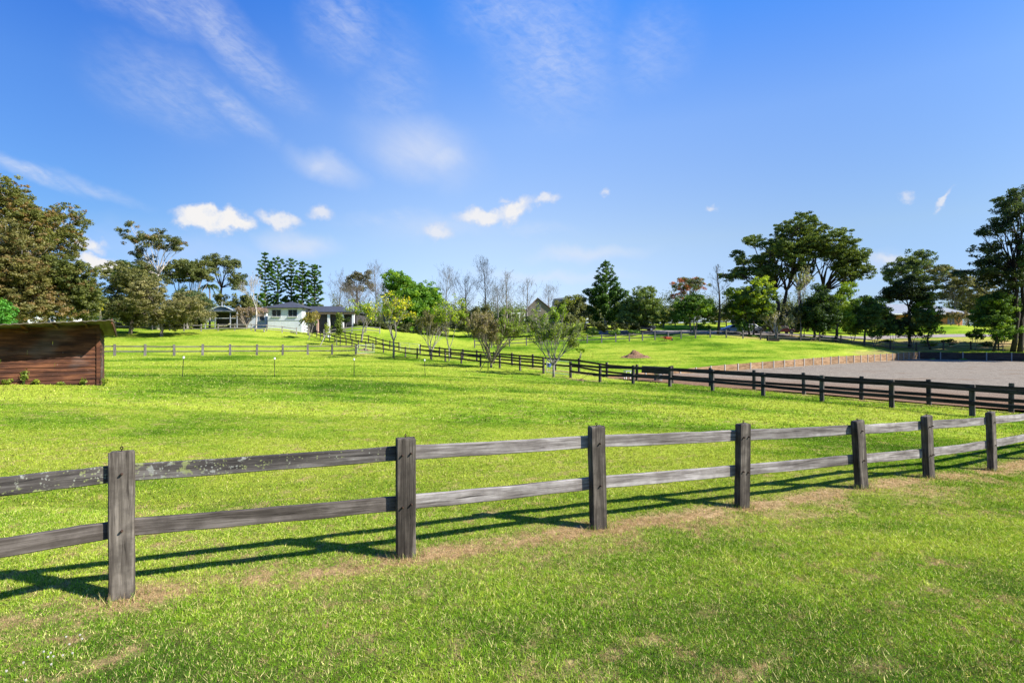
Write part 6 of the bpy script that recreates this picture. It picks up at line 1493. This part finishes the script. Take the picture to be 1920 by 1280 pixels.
# ------------------------------------------------------------------ sky, sun, camera
SUN = np.array([1.20, -0.36, 1.0]); SUN = SUN / np.linalg.norm(SUN)
EL = math.asin(SUN[2]); AZ = math.atan2(SUN[0], SUN[1])
EXPO = 1.1; SKYS = 0.10
w = bpy.data.worlds.new("World"); scene.world = w; w.use_nodes = True
t = w.node_tree; t.nodes.clear(); nt = NT(t)
sky = nt.n("ShaderNodeTexSky", sky_type="NISHITA"); sky.sun_disc = False; sky.sun_elevation = EL; sky.sun_rotation = AZ
sky.altitude = 0; sky.air_density = 1.0; sky.dust_density = 0.6; sky.ozone_density = 2.5
dirv = nt.n("ShaderNodeTexCoord").outputs["Generated"]
s = nt.n("ShaderNodeSeparateXYZ", {0: dirv})
az = nt.math("ARCTAN2", s.outputs[0], s.outputs[1]); el = nt.math("ARCSINE", nt.math("MINIMUM", nt.math("MAXIMUM", s.outputs[2], -1.0), 1.0))
P0 = nt.n("ShaderNodeCombineXYZ", {0: az, 1: el, 2: 0.0}).outputs[0]
def warp(scale, amp, det):
    n = nt.noise(dirv, scale, det, 0.6, 0, 1)
    d = nt.n("ShaderNodeVectorMath", {0: n, 1: (0.5, 0.5, 0.5)}, operation="SUBTRACT").outputs[0]
    d = nt.n("ShaderNodeVectorMath", {0: d, "Scale": amp}, operation="SCALE").outputs[0]
    return nt.n("ShaderNodeVectorMath", {0: P0, 1: d}, operation="ADD").outputs[0]
PC = warp(26, 0.050, 6); PS = warp(5, 0.09, 5)
def ae(px, py):
    u, v = (px - 960) / F, (640 - py) / F
    return math.atan(u), math.atan2(v, math.hypot(1, u))
def blob(P, px, py, rx, ry, strength, edge0, edge1, tilt=0.0):
    a, e = ae(px, py); u = (px - 960) / F; sx = 1 / F / (1 + u * u); sy = 1 / F / math.hypot(1, u)
    d = nt.n("ShaderNodeVectorMath", {0: P, 1: (a, e, 0)}, operation="SUBTRACT").outputs[0]
    if tilt: d = nt.n("ShaderNodeVectorRotate", {"Vector": d, "Angle": -R(tilt)}, rotation_type="Z_AXIS").outputs[0]
    d = nt.n("ShaderNodeVectorMath", {0: d, 1: (1 / (rx * sx), 1 / (ry * sy), 0)}, operation="MULTIPLY").outputs[0]
    l = nt.n("ShaderNodeVectorMath", {0: d}, operation="LENGTH").outputs["Value"]
    m = nt.n("ShaderNodeMapRange", {0: l, 1: edge0, 2: edge1, 3: strength, 4: 0.0}, interpolation_type="SMOOTHSTEP", clamp=True).outputs[0]
    return m
def union(lst):
    r = None
    for m in lst: r = m if r is None else nt.math("MAXIMUM", r, m)
    return r
cum = union([blob(PC, *b) for b in [
    (402, 411, 74, 28, 1.0, 0.6, 1.12), (440, 418, 46, 17, 1.0, 0.5, 1.15), (358, 416, 34, 15, 0.9, 0.5, 1.2), (525, 413, 40, 17, 0.85, 0.4, 1.2), (602, 402, 26, 15, 0.75, 0.3, 1.3), (165, 460, 34, 18, 1.0, 0.4, 1.3), (200, 496, 60, 17, 1.0, 0.5, 1.25), (905, 407, 58, 16, 0.9, 0.4, 1.2), (965, 392, 44, 20, 0.95, 0.4, 1.2, 25), (1022, 373, 26, 10, 0.8, 0.3, 1.3, 10), (945, 372, 14, 8, 0.5, 0.2, 1.3), (820, 437, 30, 17, 0.75, 0.3, 1.25), (1137, 360, 8, 7, 0.65, 0.2, 1.4), (1337, 390, 11, 6, 0.6, 0.2, 1.4), (1697, 370, 15, 8, 0.55, 0.2, 1.4), (1773, 370, 9, 19, 0.8, 0.3, 1.35, -35), (1665, 488, 34, 11, 0.6, 0.3, 1.3)]])
soft = union([blob(PS, *b) for b in [
    (60, 325, 105, 17, 0.75, 0.0, 1.35, -14), (180, 352, 90, 12, 0.35, 0.0, 1.5, -16), (435, 198, 90, 26, 0.5, 0.0, 1.4, -34), (320, 170, 130, 70, 0.30, 0.0, 1.4), (430, 70, 190, 42, 0.5, 0.0, 1.4, -32), (300, 20, 160, 40, 0.35, 0.0, 1.4), (650, 40, 70, 70, 0.38, 0.0, 1.4, -40), (735, 170, 70, 130, 0.22, 0.0, 1.4), (1040, 100, 130, 110, 0.42, 0.0, 1.4, -20), (960, 20, 110, 60, 0.4, 0.0, 1.4), (1230, 80, 80, 70, 0.25, 0.0, 1.4), (760, 418, 130, 18, 0.25, 0.0, 1.4), (1000, 430, 80, 12, 0.25, 0.0, 1.4)]])
cum = nt.math("MULTIPLY", cum, nt.ramp(nt.noise(dirv, 48, 5, 0.65), [(0.30, 0.75), (0.50, 1.0)]), clamp=True)
# streaked fibres inside the soft cirrus
fib = nt.noise(nt.mapping(nt.n("ShaderNodeVectorRotate", {"Vector": P0, "Angle": R(28)}, rotation_type="Z_AXIS").outputs[0], (4, 15, 1)), 3.0, 6, 0.62, 0.5)
rip = nt.noise(nt.mapping(P0, (20, 46, 1)), 2.0, 4, 0.6, 0.8)
texm = nt.math("ADD", nt.math("MULTIPLY", nt.ramp(fib, [(0.30, 0.25), (0.68, 1.2)]), 0.75), nt.math("MULTIPLY", nt.ramp(rip, [(0.38, 0.0), (0.66, 1.0)]), 0.42))
soft = nt.math("MULTIPLY", nt.math("MULTIPLY", soft, texm), 0.78, clamp=True)
haze_ = union([blob(PS, *b) for b in [(550, 454, 95, 26, 0.62, 0.0, 1.35), (785, 290, 115, 56, 0.55, 0.0, 1.4, -10), (828, 305, 62, 34, 0.62, 0.0, 1.4), (608, 315, 80, 24, 0.5, 0.0, 1.4, -18), (590, 308, 40, 14, 0.6, 0.0, 1.4, -18), (1105, 468, 105, 15, 0.5, 0.0, 1.4, 3), (1040, 512, 150, 12, 0.38, 0.0, 1.4), (330, 470, 300, 50, 0.26, 0.0, 1.5), (200, 500, 140, 26, 0.5, 0.0, 1.4), (1640, 495, 90, 22, 0.35, 0.0, 1.4), (820, 430, 120, 24, 0.25, 0.0, 1.4)]])
haze_ = nt.math("MULTIPLY", haze_, nt.ramp(fib, [(0.25, 0.75), (0.7, 1.1)]), clamp=True)
soft = nt.math("MAXIMUM", soft, haze_)
skyc = sky.outputs[0]
grade = nt.ramp(nt.math("DIVIDE", el, R(60)), [(0.0, (0.64, 0.68, 0.97)), (0.06, (0.78, 0.77, 0.95)), (0.18, (1.05, 0.95, 0.93)), (0.37, (0.98, 1.08, 1.28)), (0.55, (0.40, 0.93, 1.57)), (1.0, (0.25, 0.8, 1.6))])
side = nt.ramp(nt.math("MULTIPLY_ADD", az, 1 / R(120), 0.5), [(0.133, (0.34, 0.54, 0.74)), (0.5, (1.0, 1.0, 1.0)), (0.867, (0.60, 0.70, 0.78))], "EASE")
grade = nt.mix(1.0, grade, side, "MULTIPLY")
skyc = nt.mix(1.0, skyc, grade, "MULTIPLY")
WH = 0.92 / (SKYS * 2 ** EXPO)
cw = nt.ramp(nt.math("MULTIPLY", cum, 1.0), [(0.25, (WH * .80 / 10, WH * .83 / 10, WH * .95 / 10)), (0.9, (WH * 1.0 / 10, WH * .985 / 10, WH * .98 / 10))])
cw = nt.mix(1.0, cw, (10, 10, 10), "MULTIPLY")
c = nt.mix(soft, skyc, (WH * .86, WH * .90, WH * 1.0))
c = nt.mix(cum, c, cw)
bg = nt.n("ShaderNodeBackground", {0: c, 1: SKYS})
wo = t.nodes.new("ShaderNodeOutputWorld"); t.links.new(bg.outputs[0], wo.inputs[0])

sl = bpy.data.lights.new("sun", "SUN"); sl.energy = 5.0; sl.angle = R(0.55); sl.color = (1.0, 0.945, 0.86)
so = bpy.data.objects.new("sun", sl); so.location = (40, -20, 60)
so.rotation_euler = Vector((-SUN[0], -SUN[1], -SUN[2])).to_track_quat("-Z", "Y").to_euler(); COL.objects.link(so)

cam = bpy.data.cameras.new("camera"); cam.lens = 18.0; cam.sensor_width = 36.0; cam.clip_start = 0.05; cam.clip_end = 3000
co = bpy.data.objects.new("camera", cam); co.location = (0, 0, CAMZ); co.rotation_euler = (R(90), 0, 0); COL.objects.link(co)
scene.camera = co
vs_ = scene.view_settings; vs_.view_transform = "Standard"; vs_.look = "None"; vs_.exposure = EXPO; vs_.gamma = 1.0
cy = scene.cycles
cy.use_denoising = True; cy.max_bounces = 6; cy.diffuse_bounces = 2; cy.glossy_bounces = 2; cy.transmission_bounces = 3; cy.transparent_max_bounces = 4
scene.world.cycles.sampling_method = "AUTOMATIC"
